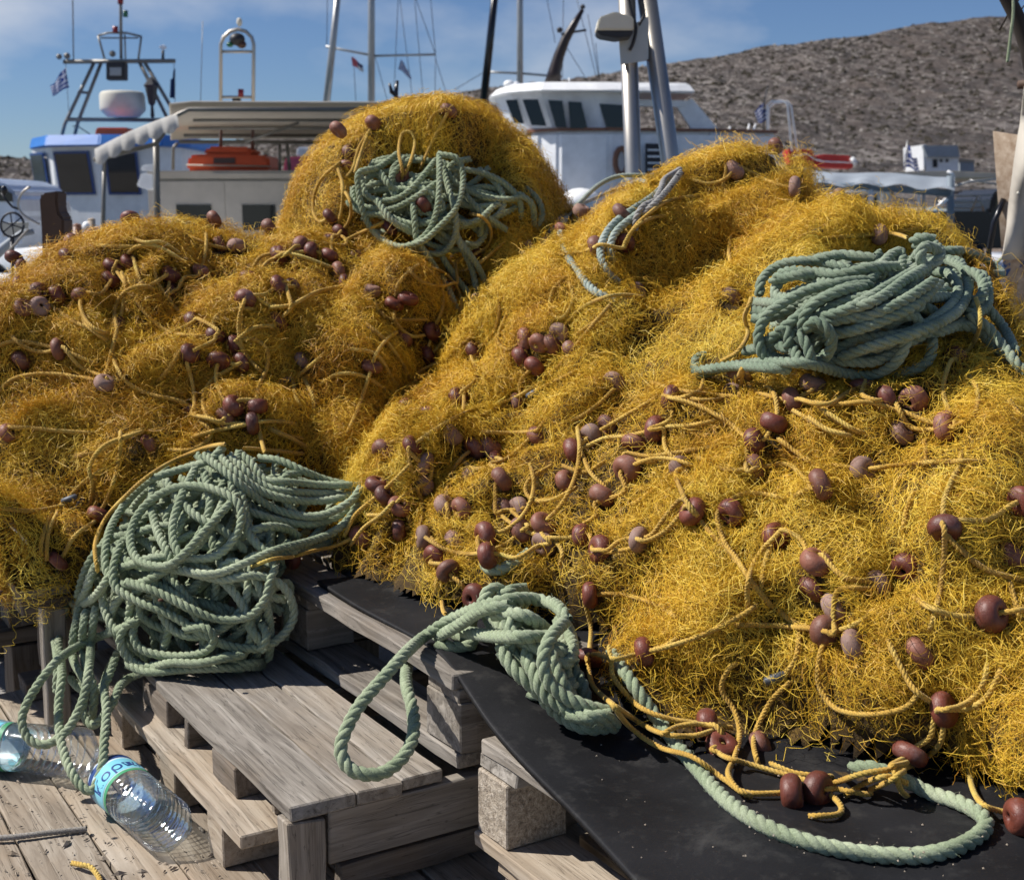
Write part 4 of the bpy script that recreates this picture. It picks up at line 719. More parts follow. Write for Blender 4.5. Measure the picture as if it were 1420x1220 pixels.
LINES = {'R': [ZG(p) for p in ([(40, 215), (130, 240), (210, 330), (300, 390), (400, 420), (500, 490), (570, 530), (705, 530)], [(140, 60), (150, 130), (160, 180), (230, 260), (320, 300), (445, 320), (520, 330)], [(78, 122), (85, 175), (110, 220), (200, 290), (300, 345), (400, 355), (490, 330)], [(705, 530), (790, 520), (850, 560), (850, 595), (760, 602)], [(810, 50), (790, 120), (790, 200), (840, 270), (940, 290), (1050, 270), (1100, 220)], [(1000, 60), (1050, 160), (1090, 220), (1175, 275)], [(790, 520), (850, 495), (930, 470), (1060, 450), (1120, 420), (1165, 370), (1175, 275)], [(1250, 420), (1260, 510), (1300, 570), (1400, 598)], [(540, 130), (510, 150), (490, 210), (530, 280), (545, 350), (530, 420), (510, 470), (540, 520), (580, 540)], [(1175, 275), (1250, 270), (1310, 230), (1350, 150)], [(640, 440), (720, 470), (830, 480)], [(250, 98), (320, 75), (360, 50)], [(600, 440), (590, 360), (640, 250), (700, 190)], [(870, 540), (930, 500), (1000, 480), (1060, 500)], [(1020, 460), (1040, 520), (1060, 540)], [(730, 30), (720, 110), (690, 160)])]
 + [ZM(p) for p in ([(610, 775), (650, 820), (700, 880), (750, 930), (830, 1020), (900, 1120), (980, 1220)], [(1050, 720), (960, 695), (850, 690), (760, 740), (725, 800), (760, 920), (820, 1000), (900, 1130)], [(360, 905), (420, 880), (480, 800), (560, 715), (610, 775)], [(175, 955), (220, 965), (320, 945), (360, 905)], [(600, 245), (680, 255), (795, 240)], [(440, 390), (500, 375), (600, 370), (740, 345)], [(440, 545), (370, 540), (290, 520), (300, 500), (400, 515), (520, 500), (640, 480), (780, 460), (900, 450)], [(620, 510), (720, 560), (800, 580), (900, 575)], [(800, 150), (850, 175), (930, 220), (1080, 260), (1200, 265), (1420, 270)], [(1010, 430), (1100, 500), (1180, 550), (1290, 560), (1400, 580)], [(1080, 300), (1150, 340), (1240, 390), (1360, 415)], [(1200, 280), (1300, 360), (1420, 410)], [(560, 575), (500, 610), (420, 680), (330, 740)], [(50, 490), (110, 470), (200, 430), (300, 420), (440, 390)], [(0, 560), (100, 590), (200, 540)], [(185, 700), (150, 740), (160, 790), (100, 830)], [(240, 200), (180, 260), (100, 320), (40, 350)], [(1210, 650), (1150, 670), (1090, 700)], [(930, 1130), (950, 1010), (980, 930)], [(505, 240), (560, 240), (640, 210), (660, 160)])]
 + [ZQ(p) for p in ([(1030, 110), (1020, 180), (970, 280), (930, 400), (935, 535)], [(935, 535), (965, 600), (1030, 660), (1120, 740), (1220, 790), (1400, 835)], [(0, 1000), (90, 1070), (260, 1120), (380, 1100), (500, 1040)], [(820, 40), (830, 120), (815, 200)], [(1300, 840), (1330, 940), (1360, 1050)], [(760, 340), (720, 440), (700, 560)])]
 + [ZN(p) for p in ([(1140, 440), (1190, 415), (1280, 350), (1420, 285)], [(430, 960), (520, 950), (620, 860), (740, 800)], [(740, 570), (620, 585), (510, 620), (450, 680), (445, 740), (480, 800), (540, 835)], [(1265, 1090), (1310, 1080), (1350, 1130), (1340, 1200)], [(1165, 930), (1210, 900), (1320, 880)], [(1420, 830), (1300, 890), (1220, 890), (1180, 850), (1200, 790), (1300, 730)], [(585, 1030), (640, 1010), (620, 940), (640, 900)], [(90, 1155), (180, 1130), (300, 1100), (420, 1040)], [(1160, 150), (1100, 185), (1050, 150), (1060, 90), (1100, 0)], [(890, 350), (890, 440), (880, 500)], [(590, 430), (600, 380), (650, 340), (760, 270), (850, 190), (960, 90)], [(700, 350), (660, 330), (680, 290), (800, 230)], [(940, 700), (860, 800), (780, 830)], [(990, 740), (930, 740), (880, 700)], [(1040, 715), (1100, 690), (1200, 600), (1270, 520)], [(970, 570), (1100, 575), (1250, 565)], [(630, 650), (640, 740), (670, 790)], [(330, 1060), (380, 960), (470, 880), (560, 800), (640, 720)], [(360, 1100), (420, 1020), (500, 960), (560, 900)], [(700, 430), (620, 560), (540, 640)])]
 + [Zc(0, 580, 2.731, p) for p in ([(1170, 790), (1165, 730), (1190, 660), (1260, 590), (1340, 560)], [(1170, 825), (1230, 800), (1280, 720), (1340, 670), (1420, 690)])]
 + [ZE(p) for p in ([(100, 120), (85, 180), (130, 230), (230, 230)], [(110, 250), (120, 300), (150, 320)])]
 + [ZC(p) for p in ([(150, 470), (140, 560), (110, 640), (125, 720), (80, 800), (0, 850)], [(430, 1040), (540, 1050), (680, 1040), (840, 1080), (940, 1120), (1060, 1150), (1160, 1120), (1200, 1060), (1200, 980), (1165, 920)], [(410, 1110), (500, 1170), (610, 1200)], [(470, 1070), (560, 1130), (640, 1180)], [(345, 35), (420, 75), (550, 100)], [(1350, 1030), (1400, 1100), (1440, 1150)], [(740, 255), (820, 245), (940, 220)])]
 + [ZW(p) for p in ([(1000, 190), (1000, 250), (970, 380)], [(430, 680), (480, 560), (560, 480), (680, 400), (860, 370)], [(1030, 600), (1020, 700), (1040, 780)], [(100, 830), (30, 900), (10, 1020), (80, 1060), (140, 960), (120, 860)], [(150, 1160), (250, 1090), (330, 1030)])],
 'L': [ZL(p) for p in ([(0, 340), (80, 300), (150, 260), (310, 260)], [(-20, 410), (40, 400), (110, 390), (200, 420)], [(340, 190), (500, 205), (640, 210), (760, 220), (850, 270)], [(600, 240), (640, 210), (720, 205), (800, 240), (860, 280)], [(560, 130), (600, 95), (720, 90), (820, 130), (950, 190), (1060, 220)], [(620, 170), (680, 190), (760, 190), (840, 240)], [(530, 300), (600, 400), (640, 460), (700, 540), (800, 610), (950, 630), (1010, 625)], [(545, 575), (570, 520), (590, 400), (570, 330)], [(545, 575), (530, 700), (550, 780), (600, 850), (700, 900), (830, 930), (905, 970)], [(550, 740), (570, 700), (600, 720)], [(-20, 680), (50, 655), (150, 660), (275, 690), (380, 730), (470, 770)], [(-20, 900), (60, 830), (180, 805), (300, 810), (490, 840)], [(1100, 655), (1180, 640), (1250, 690), (1250, 780), (1210, 870), (1205, 960)], [(1130, 755), (1100, 770), (1000, 830), (955, 900), (960, 980), (1010, 1030), (1185, 1040)], [(1010, 625), (1000, 570), (1020, 530), (1080, 505), (1200, 500)], [(1150, 455), (1200, 445), (1250, 480), (1340, 490), (1420, 460)], [(-20, 1050), (150, 1060), (300, 1075), (460, 1085)], [(790, 1160), (900, 1160), (980, 1110), (980, 1060), (930, 1020), (905, 970)], [(890, 1210), (1000, 1160), (1150, 1155), (1420, 1180)], [(230, 480), (330, 550), (430, 600), (520, 650)], [(1130, 470), (1130, 560), (1150, 620)], [(950, 100), (1060, 110), (1180, 130), (1240, 200)], [(1260, 80), (1300, 130), (1360, 190), (1420, 200)], [(1180, 320), (1220, 260), (1300, 240), (1420, 235)], [(1250, 1050), (1320, 1090), (1420, 1110)], [(380, 490), (400, 570), (500, 650)], [(740, 840), (800, 770), (870, 660)], [(350, 1190), (460, 1170), (560, 1110), (680, 1060)], [(720, 300), (740, 380), (800, 470), (860, 540)], [(430, 1210), (500, 1150), (600, 1100)])]
 + [Zc(0, 580, 2.731, p) for p in ([(370, 580), (360, 480), (400, 380), (470, 300), (560, 220), (680, 150), (830, 100), (1000, 115), (1110, 140)], [(160, 660), (170, 560), (155, 480), (190, 370), (250, 310), (330, 230), (420, 180)], [(180, 640), (180, 450), (220, 350)], [(340, 330), (350, 250), (340, 180), (400, 100), (540, 50)], [(0, 830), (80, 760), (130, 660)], [(0, 340), (120, 350), (240, 330)])]
 + [ZB(p) for p in ([(-20, 1000), (80, 990), (200, 930), (330, 900)], [(0, 740), (120, 760), (280, 820)], [(100, 680), (220, 700), (330, 710), (320, 670), (200, 655), (130, 665)], [(330, 690), (430, 640), (520, 600)], [(470, 960), (500, 1030), (560, 1055), (720, 1060)], [(565, 1000), (570, 1070), (640, 1135), (720, 1130)], [(570, 950), (590, 880), (680, 800), (780, 780)], [(600, 730), (700, 800), (780, 900), (790, 1000), (760, 1080)], [(960, 800), (1040, 730), (1090, 690)])]
 + [ZN(p) for p in ([(430, 60), (530, 150), (600, 250), (640, 340)], [(350, 180), (480, 210), (560, 330), (600, 390)], [(110, 310), (170, 260), (240, 200)], [(-10, 560), (80, 600), (150, 640)], [(90, 330), (100, 400), (130, 460)], [(140, 320), (180, 400), (190, 470)], [(200, 360), (300, 300), (420, 310), (520, 370)])],
 'D': [ZB(p) for p in ([(300, 620), (320, 520), (320, 420), (300, 350), (310, 320)], [(310, 320), (230, 390), (190, 470), (185, 560), (220, 600), (280, 560)], [(600, 400), (640, 320), (660, 230), (640, 180), (600, 190), (585, 270), (600, 350), (600, 400)], [(465, 150), (400, 250), (370, 350), (330, 400)], [(720, 170), (740, 110), (780, 80), (840, 80)], [(480, 100), (540, 75), (560, 90)], [(440, 190), (400, 300), (380, 370)], [(300, 200), (240, 260), (200, 330)])]}
FPOS = {'R': [], 'L': [], 'D': []}
RY = {'R': .0041, 'L': .0046, 'D': .0046}
def jitter_end(p, r): return p
for k in 'LDR':
    rr = random.Random(ord(k)); hp = HEAPS[k]; paths = []; CH = []
    for p in LINES[k]:
        w3 = lay(p, RY[k], sink=.1, stiff=2.6, bury=-.010, cut=DEP1)
        if w3 is None: continue
        n = len(w3)
        e = np.clip(np.minimum(np.arange(n), n-1-np.arange(n))/7.0, 0, 1)          # ends dive under the netting
        w3 = w3 + (w3-np.array([0, 0, CAMZ]))*((1-e)**2*.006)[:, None]; paths.append(w3)
    pts = np.array([q[:2] for q in FL[k]], float)
    dd = np.array([bil(DEP1, (p_[0]-X0)/STEP, (p_[1]-Y0)/STEP) for p_ in pts])
    for (px, py, ang, tone, bury), d in zip(FL[k], dd):
        if d > 8: d = 3.3
        mt = ('maroon_float', 'brown_float', 'faded_float')[tone]; sc_ = rr.uniform(.95, 1.12)
        d2 = d - .013 + bury*.026
        if k == 'R' and py > np.interp(px, FRONT[:, 0], FRONT[:, 1])-4: d2 = d-.036
        c0 = P(px, py, d2); a_ = R_(ang+rr.uniform(-12, 12)); nx = P(px+20*math.cos(a_), py-20*math.sin(a_), d2+rr.uniform(-.02, .02)); ax = (nx-c0).normalized()
        if bury < .35 and rr.random() < .28: ax = (ax+Vector((rr.uniform(-.2, .2), rr.choice((-.75, .5)), rr.uniform(-.1, .4)))).normalized()
        o = bpy.data.objects.new('float', FM[mt, rr.randrange(4)]); C.objects.link(o)
        o.matrix_basis = Matrix.Translation(c0) @ ax.to_track_quat('Z', 'X').to_matrix().to_4x4() @ Matrix.Rotation(rr.uniform(0, 6), 4, 'Z') @ Matrix.Scale(sc_, 4)
        own(o, k); o.matrix_parent_inverse = NETS[k].matrix_world.inverted()
        FPOS[k].append((np.array(c0), np.array(ax), .0225*sc_))
        CH.append((px, py, a_, bury, c0, ax, d))
    left = [i for i in range(len(CH)) if CH[i][3] < .6]
    while left:                         # string the floats together, nearest neighbour first
        i = left.pop(0); chain = [i]
        while len(chain) < 7:
            x, y = CH[i][:2]; nb = [j for j in left if math.hypot(CH[j][0]-x, CH[j][1]-y) < 120 and abs(CH[j][6]-CH[i][6]) < .25]
            if not nb: break
            i = min(nb, key=lambda j: math.hypot(CH[j][0]-x, CH[j][1]-y)); left.remove(i); chain.append(i)
        def ends(j, sg, n_):
            px, py, a_, _, _, _, d = CH[j]; th = a_+(math.pi if sg < 0 else 0); x, y = px, py; L = rr.uniform(.08, .2)*FPX/d; be = rr.gauss(0, .6); o_ = []
            for t in range(1, n_+1): x += math.cos(th)*L/n_; y -= math.sin(th)*L/n_; th += be*.5; o_.append((x, y))
            return o_
        q = []; sgs = []
        for n_, j in enumerate(chain):
            px, py, a_ = CH[j][:3]; dx, dy = math.cos(a_), -math.sin(a_)
            nx_ = CH[chain[n_+1]] if n_+1 < len(chain) else None; pv = CH[chain[n_-1]] if n_ else None
            rx, ry = (nx_[0]-px, nx_[1]-py) if nx_ else (px-pv[0], py-pv[1]) if pv else (dx, dy); sg = 1 if rx*dx+ry*dy >= 0 else -1; r0 = 11*2/CH[j][6]
            if not n_: q += ends(j, -sg, 5)[::-1]
            q += [(px-dx*sg*r0, py-dy*sg*r0), (px, py), (px+dx*sg*r0, py+dy*sg*r0)]
            if nx_:
                D_ = math.hypot(rx, ry)
                if D_ > 45: of = rr.gauss(0, .16)*D_; q.append(((px+nx_[0])/2-ry/D_*of, (py+nx_[1])/2+rx/D_*of))
            else: q += ends(j, sg, 5)
        q = [z_ for z_ in q if k != 'R' or z_[1] < np.interp(z_[0], FRONT[:, 0], FRONT[:, 1])-6]
        if len(q) < 5: continue
        w3 = lay(q, RY[k], sink=.1, stiff=2, bury=-.008, cut=DEP1, mid=CH[chain[0]][:2])
        if w3 is None: continue
        n = len(w3)
        for j in chain:
            c0, ax = np.array(CH[j][4]), np.array(CH[j][5]); wd_ = np.linalg.norm(w3-c0, axis=1); bl = np.exp(-(wd_/.02)**2)[:, None]; w3 = w3*(1-bl)+(c0+ax*((w3-c0)@ax)[:, None])*bl
        e = np.clip(np.minimum(np.arange(n), n-1-np.arange(n))/6.0, 0, 1); paths.append(w3+(w3-np.array([0, 0, CAMZ]))*((1-e)**2*.010)[:, None])
    for p in paths:
        v, f = rope_geo(p, RY[k], sides=5, per=6, seed=len(p)); own(np_obj('float_line', v, f, 'yellow_rope'), k)
# small grey leads on the lines
plain('lead_grey', (.09, .10, .115), .55, .2, .3, 90)
for px, py, k, ang in ((110, 701, 'L', 60), (96, 692, 'L', 20), (397, 527, 'L', 15), (426, 864, 'R', 80), (1075, 940, 'R', 20), (740, 545, 'R', 30), (1130, 322, 'R', 20)):
    d = float(depth_min(np.array([px]), np.array([py]), 3)[0])-.005; c0 = P(px, py, d); a_ = R_(ang); ax = (P(px+20*math.cos(a_), py-20*math.sin(a_), d)-c0).normalized()
    g = Geo(); g.lathe([(.002, -.017), (.0062, -.014), (.0066, 0), (.0062, .014), (.002, .017)], 12); o = g.obj('lead_weight', 'lead_grey', None, True)
    o.matrix_basis = Matrix.Translation(c0) @ ax.to_track_quat('Z', 'X').to_matrix().to_4x4(); own(o, k)
#@@NET
# ---------------------------------------------------------------- netting
def net_mat():
    m = MB('net_twine'); a = m.n('Attribute', attribute_name='tint')
    c = m.ramp(a.outputs['Fac'], [(0, (.22, .10, .012)), (.25, (.50, .24, .02)), (.5, (.70, .42, .034)), (.8, (.77, .53, .055)), (1, (.82, .64, .12))])
    m.col(c); m.set(Roughness=.5); m.b.inputs['Specular IOR Level'].default_value = .3
    t = m.n('BsdfTranslucent'); mx_ = m.n('MixShader'); mx_.inputs[0].default_value = .14; m.l(c, t.inputs[0]); m.l(m.b.outputs[0], mx_.inputs[1]); m.l(t.outputs[0], mx_.inputs[2]); m.l(mx_.outputs[0], m.out.inputs[0])
    m = MB('net_core_shade'); v = m.coords(); n = m.noise(m.coords((1, 1, 1)), 14, 6, .7); w1 = m.noise(m.coords((40, 4, 40)), 12, 3, .7, 1.5)
    c = m.ramp(w1, [(.32, (.035, .018, .004)), (.52, (.13, .072, .01)), (.68, (.33, .20, .02))]); m.col(m.mix(m.ramp(n, [(.4, (.8, .8, .8)), (.6, (.1, .1, .1))]), c, (.03, .016, .004))); m.set(Roughness=.9); m.bump(w1, .004, 1)  # core colour kept dark to paint the shade in gaps between the threads
net_mat()
CAMP = np.array([0, 0, CAMZ])
def net(key, n_threads, ds=.0072, hw=.00062, thick=.021, dens=None, tone=.55, seed=0, loose=.28, n_tuft=3000, mixl=((.16, 24, 1.25), (.46, 40, .95), (.38, 64, .8))):
    h = HEAPS[key]; r = np.random.default_rng(seed+77); Wp = []; tints = []
    area = np.sqrt(1+(h.G**2).sum(-1)); p3 = h.wld(h.uu, h.vv, h.H); ok = h.keep(p3) 
    nr = -h.G[..., 0:1]*h.U - h.G[..., 1:2]*h.V + h.N; nr = unit(nr)
    view = unit(np.array([0, 0, CAMZ])-p3); face = (nr*view).sum(-1)
    pj = proj(p3.reshape(-1, 3)); inf = ((pj[:, 0] > -90) & (pj[:, 0] < 1510) & (pj[:, 1] > 60) & (pj[:, 1] < 1260)).reshape(face.shape)
    wgt = area*ok*np.where(face > -.15, 1, .22)*np.where(inf, 1, .12)
    if dens is not None: wgt = wgt*dens(pj[:, 0].reshape(face.shape), pj[:, 1].reshape(face.shape))
    wgt = wgt*(.12+1/(1+np.exp(-2.2*h.L)))*(.3+1/(1+np.exp(-2*h.fo)))*(.75+.35*np.tanh(h.lump))
    cdf = np.cumsum(wgt.ravel()); cdf /= cdf[-1]
    toneF = blur(r.normal(size=h.H.shape), 7); toneF = toneF/toneF.std()
    spread = blur(r.normal(size=h.H.shape), 12); spread = spread/spread.std()
    Vs, Fs, Ts, off = [], [], [], 0
    for frac, K, curl in mixl:
        n = int(n_threads*frac); idx = np.searchsorted(cdf, r.random(n)); v_, u_ = np.unravel_index(np.minimum(idx, h.H.size-1), h.H.shape)
        fu = u_+r.random(n); fv = v_+r.random(n); sg = r.choice([-1., 1.], n); turn = r.normal(0, .30, n)+np.where(r.random(n) < .15, r.normal(0, 1.0, n), 0)
        U = np.zeros((n, K)); Vv = np.zeros((n, K)); cu = r.normal(0, .055, n)
        for k in range(K):
            U[:, k] = fu; Vv[:, k] = fv; f = bil(h.F, fu, fv); g = bil(h.G, fu, fv); th = turn+cu*k
            c_, s_ = np.cos(th), np.sin(th); dx, dy = f[:, 0]*c_-f[:, 1]*s_, f[:, 0]*s_+f[:, 1]*c_; sl = np.sqrt(1+(g[:, 0]*dx+g[:, 1]*dy)**2)
            fu = fu+sg*dx*ds/h.c/sl; fv = fv+sg*dy*ds/h.c/sl
        t = np.arange(K)[None]*ds
        def wob(a, lo, hi): 
            s_ = 0
            for _ in range(3): wl = r.uniform(lo, hi, (n, 1)); s_ = s_+a*r.normal(0, .6, (n, 1))*np.sin(t*2*math.pi/wl+r.uniform(0, 6.3, (n, 1)))
            return s_
        hh = bil(h.H, U, Vv); gg = bil(h.G, U, Vv); pt = h.wld(h.u0+U*h.c, h.v0+Vv*h.c, hh); nn = unit(-gg[..., 0:1]*h.U-gg[..., 1:2]*h.V+h.N)
        tg = unit(np.gradient(pt, axis=1)); sd = np.cross(nn, tg)
        curl = curl*(.65+.85/(1+np.exp(-2.5*bil(spread, U[:, :1], Vv[:, :1]))))
        lat = (wob(.0062, .018, .042)+wob(.011, .06, .16))*curl; kz = 0
        layer = r.random((n, 1))**1.25; e = np.minimum(np.arange(K), K-1-np.arange(K))[None]/(K*.5)
        up = thick*layer+wob(.0042, .02, .05)*curl
        lo_ = (r.random((n, 1)) < loose); up = up+np.where(lo_, r.uniform(.002, .016, (n, 1))*np.sin(np.clip(e, 0, 1)*math.pi/2)+np.abs(wob(.006, .03, .07)), 0); lat = lat+np.where(lo_, wob(.009, .02, .045), 0)
        up = up-(1-np.clip(e*3.2, 0, 1))**2*np.where(lo_ & (r.random((n, 1)) < .1), .0, .034)
        q = pt+sd*(lat+kz)[..., None]+nn*up[..., None]
        good = h.keep(q).all(1)
        if key == 'R': pb = proj(q[:, ::3].reshape(-1, 3)); good &= (pb[:, 1] < np.interp(pb[:, 0], FRONT[:, 0], FRONT[:, 1])-4+r.normal(0, 5, len(pb))).reshape(n, -1).all(1)
        # keep clear of ropes that lie on top and of most floats
        pq = proj(q.reshape(-1, 3)); ix = np.clip(((pq[:, 0]-X0)/STEP).astype(int), 0, W_-1); iy = np.clip(((pq[:, 1]-Y0)/STEP).astype(int), 0, H_-1)
        cov = (ROPEMASK[iy, ix] & (pq[:, 2] < DEPR[iy, ix]+.004)).reshape(n, K); lcv = (LINEMASK[iy, ix] & (pq[:, 2] < DEPR[iy, ix]+.006)).reshape(n, K)
        good &= (cov.mean(1) < .30)
        dp = pq[:, 2].reshape(n, K); dr = DEPR[iy, ix].reshape(n, K); tuck = np.where(cov & (r.random((n, 1)) > .04), dr+.014, dp); tuck = np.where(lcv & (r.random((n, 1)) > .05), np.maximum(tuck, dr+.009), tuck)
        q = CAMP+(q-CAMP)*(tuck/dp)[..., None]
        hidden = (pq[:, 2] > DEPR[iy, ix]+.06).reshape(n, K).all(1); good &= ~hidden | (r.random(n) < .15)
        q = q[good]; nn = nn[good]; layer = layer[good]; U = U[good]; Vv = Vv[good]; n = len(q)
        keepm = np.ones(n, bool)
        for c0, ax, rad in FPOS[key]:
            near = np.where((np.abs(q[:, ::6]-c0).max(-1) < rad+.06).any(1))[0]
            if not len(near): continue
            d = q[near]-c0; al = d@ax; pr = d-al[..., None]*ax; rr2 = np.linalg.norm(pr, axis=-1); s_ = np.sqrt((rr2/rad)**2+(al/(rad*.68))**2); ins = s_ < 1.0
            vd = (c0-CAMP); L = np.linalg.norm(vd); vd = vd/L; al_ = d@vd; pe = d-al_[..., None]*vd; fr = ((np.linalg.norm(pe, axis=-1) < rad*1.02) & (al_ < rad*.8)) | ins
            push = fr & (r.random((len(near), 1)) < .9); qn = q[near]; sc_ = np.where(push, (L+rad*.85)/np.maximum(L+al_, .1), 1.0); qn = CAMP+(qn-CAMP)*sc_[..., None]
            out = ins & ~push; qn = np.where(out[..., None], c0+d*(1.03/np.maximum(s_, .25))[..., None], qn); q[near] = qn
        q = q[keepm]; nn = nn[keepm]; layer = layer[keepm]; U = U[keepm]; Vv = Vv[keepm]; n = len(q)
        tg = unit(np.gradient(q, axis=1)); tw = r.uniform(-.9, .9, (n, 1, 1))+.5*np.sin(np.arange(K)[None, :, None]*r.uniform(.1, .6, (n, 1, 1))+r.uniform(0, 6, (n, 1, 1)))
        sd = unit(np.cross(nn, tg)); sd = sd*np.cos(tw)+np.cross(tg, sd)*np.sin(tw); wdt = hw*r.uniform(.75, 1.35, (n, 1, 1))
        V = np.stack([q-sd*wdt, q+sd*wdt], 2).reshape(-1, 3); i = (np.arange(n*K*2).reshape(n, K, 2))+off
        F = np.stack([i[:, :-1, 0], i[:, :-1, 1], i[:, 1:, 1], i[:, 1:, 0]], -1).reshape(-1, 4); off += len(V)
        tn = tone+.11*bil(toneF, U, Vv)+r.normal(0, .13, (n, 1))+.10*(layer-.5); Ts.append(np.repeat(np.clip(tn, 0, 1), 2, 1).ravel()); Vs.append(V); Fs.append(F)
    V, F, T = np.concatenate(Vs), np.concatenate(Fs), np.concatenate(Ts); print('NETQ', key, len(F))
    o = np_obj('netting', V, F, 'net_twine', None, True, kind='stuff'); at = o.data.attributes.new('tint', 'FLOAT', 'POINT'); at.data.foreach_set('value', T.astype(np.float32)); own(o, key)
    V, F = h.mesh(.008, 2); ob = np_obj('inner_netting', V, F, 'net_core_shade', None, True, kind='stuff'); nc = len(V); me = ob.data
    n = n_tuft; idx = np.searchsorted(cdf, r.random(n)); v_, u_ = np.unravel_index(np.minimum(idx, h.H.size-1), h.H.shape); fu = u_+r.random(n); fv = v_+r.random(n)
    pt = h.wld(h.u0+fu*h.c, h.v0+fv*h.c, bil(h.H, fu, fv)); gg = bil(h.G, fu, fv); nn = unit(-gg[:, 0:1]*h.U-gg[:, 1:2]*h.V+h.N); f = bil(h.F, fu, fv); an = r.normal(0, .35, n); f = np.stack([f[:, 0]*np.cos(an)-f[:, 1]*np.sin(an), f[:, 0]*np.sin(an)+f[:, 1]*np.cos(an)], 1)*r.choice([-1, 1], (n, 1))
    tg = f[:, 0:1]*h.U+f[:, 1:2]*h.V+((gg*f).sum(1, keepdims=True))*h.N; tg = unit(tg); sd = np.cross(nn, tg); pq = proj(pt); ix = np.clip(((pq[:, 0]-X0)/STEP).astype(int), 0, W_-1); iy = np.clip(((pq[:, 1]-Y0)/STEP).astype(int), 0, H_-1)
    ok_ = (pq[:, 2] < DEPR[iy, ix]+.06) & ~ROPEMASK[iy, ix] & h.keep(pt) & h.keep(pt+tg*.05) & h.keep(pt-tg*.05)
    if key == 'R': ok_ &= pq[:, 1] < np.interp(pq[:, 0], FRONT[:, 0], FRONT[:, 1])-34
    for dx in (-.045, .045):
        pe = proj(pt+tg*dx); ok_ &= ~ROPEMASK[np.clip(((pe[:, 1]-Y0)/STEP).astype(int), 0, H_-1), np.clip(((pe[:, 0]-X0)/STEP).astype(int), 0, W_-1)]
    for c0, ax, rad in FPOS[key]: ok_ &= ~((np.linalg.norm(pt-c0, axis=1) < rad*1.15) & (r.random(n) < .9))
    pt, nn, tg, sd = pt[ok_], nn[ok_], tg[ok_], sd[ok_]; n = len(pt)
    eul = np.array([Matrix((tuple(a), tuple(b), tuple(c))).transposed().to_euler() for a, b, c in zip(tg, sd, nn)])
    me.vertices.add(n); me.vertices.foreach_set('co', np.concatenate([V, pt]).astype(np.float32).ravel())
    at = me.attributes.new('tuft', 'FLOAT', 'POINT'); at.data.foreach_set('value', np.concatenate([np.zeros(nc), np.ones(n)]).astype(np.float32))
    at = me.attributes.new('turn', 'FLOAT_VECTOR', 'POINT'); at.data.foreach_set('vector', np.concatenate([np.zeros((nc, 3)), eul]).astype(np.float32).ravel())
    md = ob.modifiers.new('twine_layer', 'NODES'); md.node_group = tuft_group(key, tone); own(ob, key)
def tuft_mesh(seed, tone):
    r = np.random.default_rng(seed); n, K = 60, 17; t = np.linspace(-1, 1, K)[None]; L = r.uniform(.03, .055, (n, 1)); x0 = r.normal(0, .014, (n, 1)); y0 = r.normal(0, .017, (n, 1)); th = r.normal(0, .6, (n, 1))
    def wob(a, lo, hi): return sum(a*r.normal(0, .6, (n, 1))*np.sin(t*L*2*math.pi/r.uniform(lo, hi, (n, 1))+r.uniform(0, 6.3, (n, 1))) for _ in range(3))
    cu = r.normal(0, 9, (n, 1)); s = t*L; x = x0+s*np.cos(th); y = y0+s*np.sin(th)+cu*s*s+wob(.0055, .012, .034); z = r.uniform(-.014, .002, (n, 1))+wob(.003, .014, .04)-.010*np.abs(t)**4
    q = np.stack([x+0*t, y, z], -1); tg = unit(np.gradient(q, axis=1)); a = r.uniform(-1, 1, (n, 1, 1)); sd = unit(np.cross(np.array([0, 0, 1.]), tg)); sd = sd*np.cos(a)+np.cross(tg, sd)*np.sin(a); w_ = .00030*r.uniform(.7, 1.3, (n, 1, 1))
    V = np.stack([q-sd*w_, q+sd*w_], 2).reshape(-1, 3); i = np.arange(n*K*2).reshape(n, K, 2); F = np.stack([i[:, :-1, 0], i[:, :-1, 1], i[:, 1:, 1], i[:, 1:, 0]], -1).reshape(-1, 4)
    o = np_obj('tuft', V, F, 'net_twine', None, True); me = o.data; bpy.data.objects.remove(o); at = me.attributes.new('tint', 'FLOAT', 'POINT'); at.data.foreach_set('value', np.repeat(np.clip(tone-.06+r.normal(0, .15, n), 0, 1), K*2).astype(np.float32)); return me
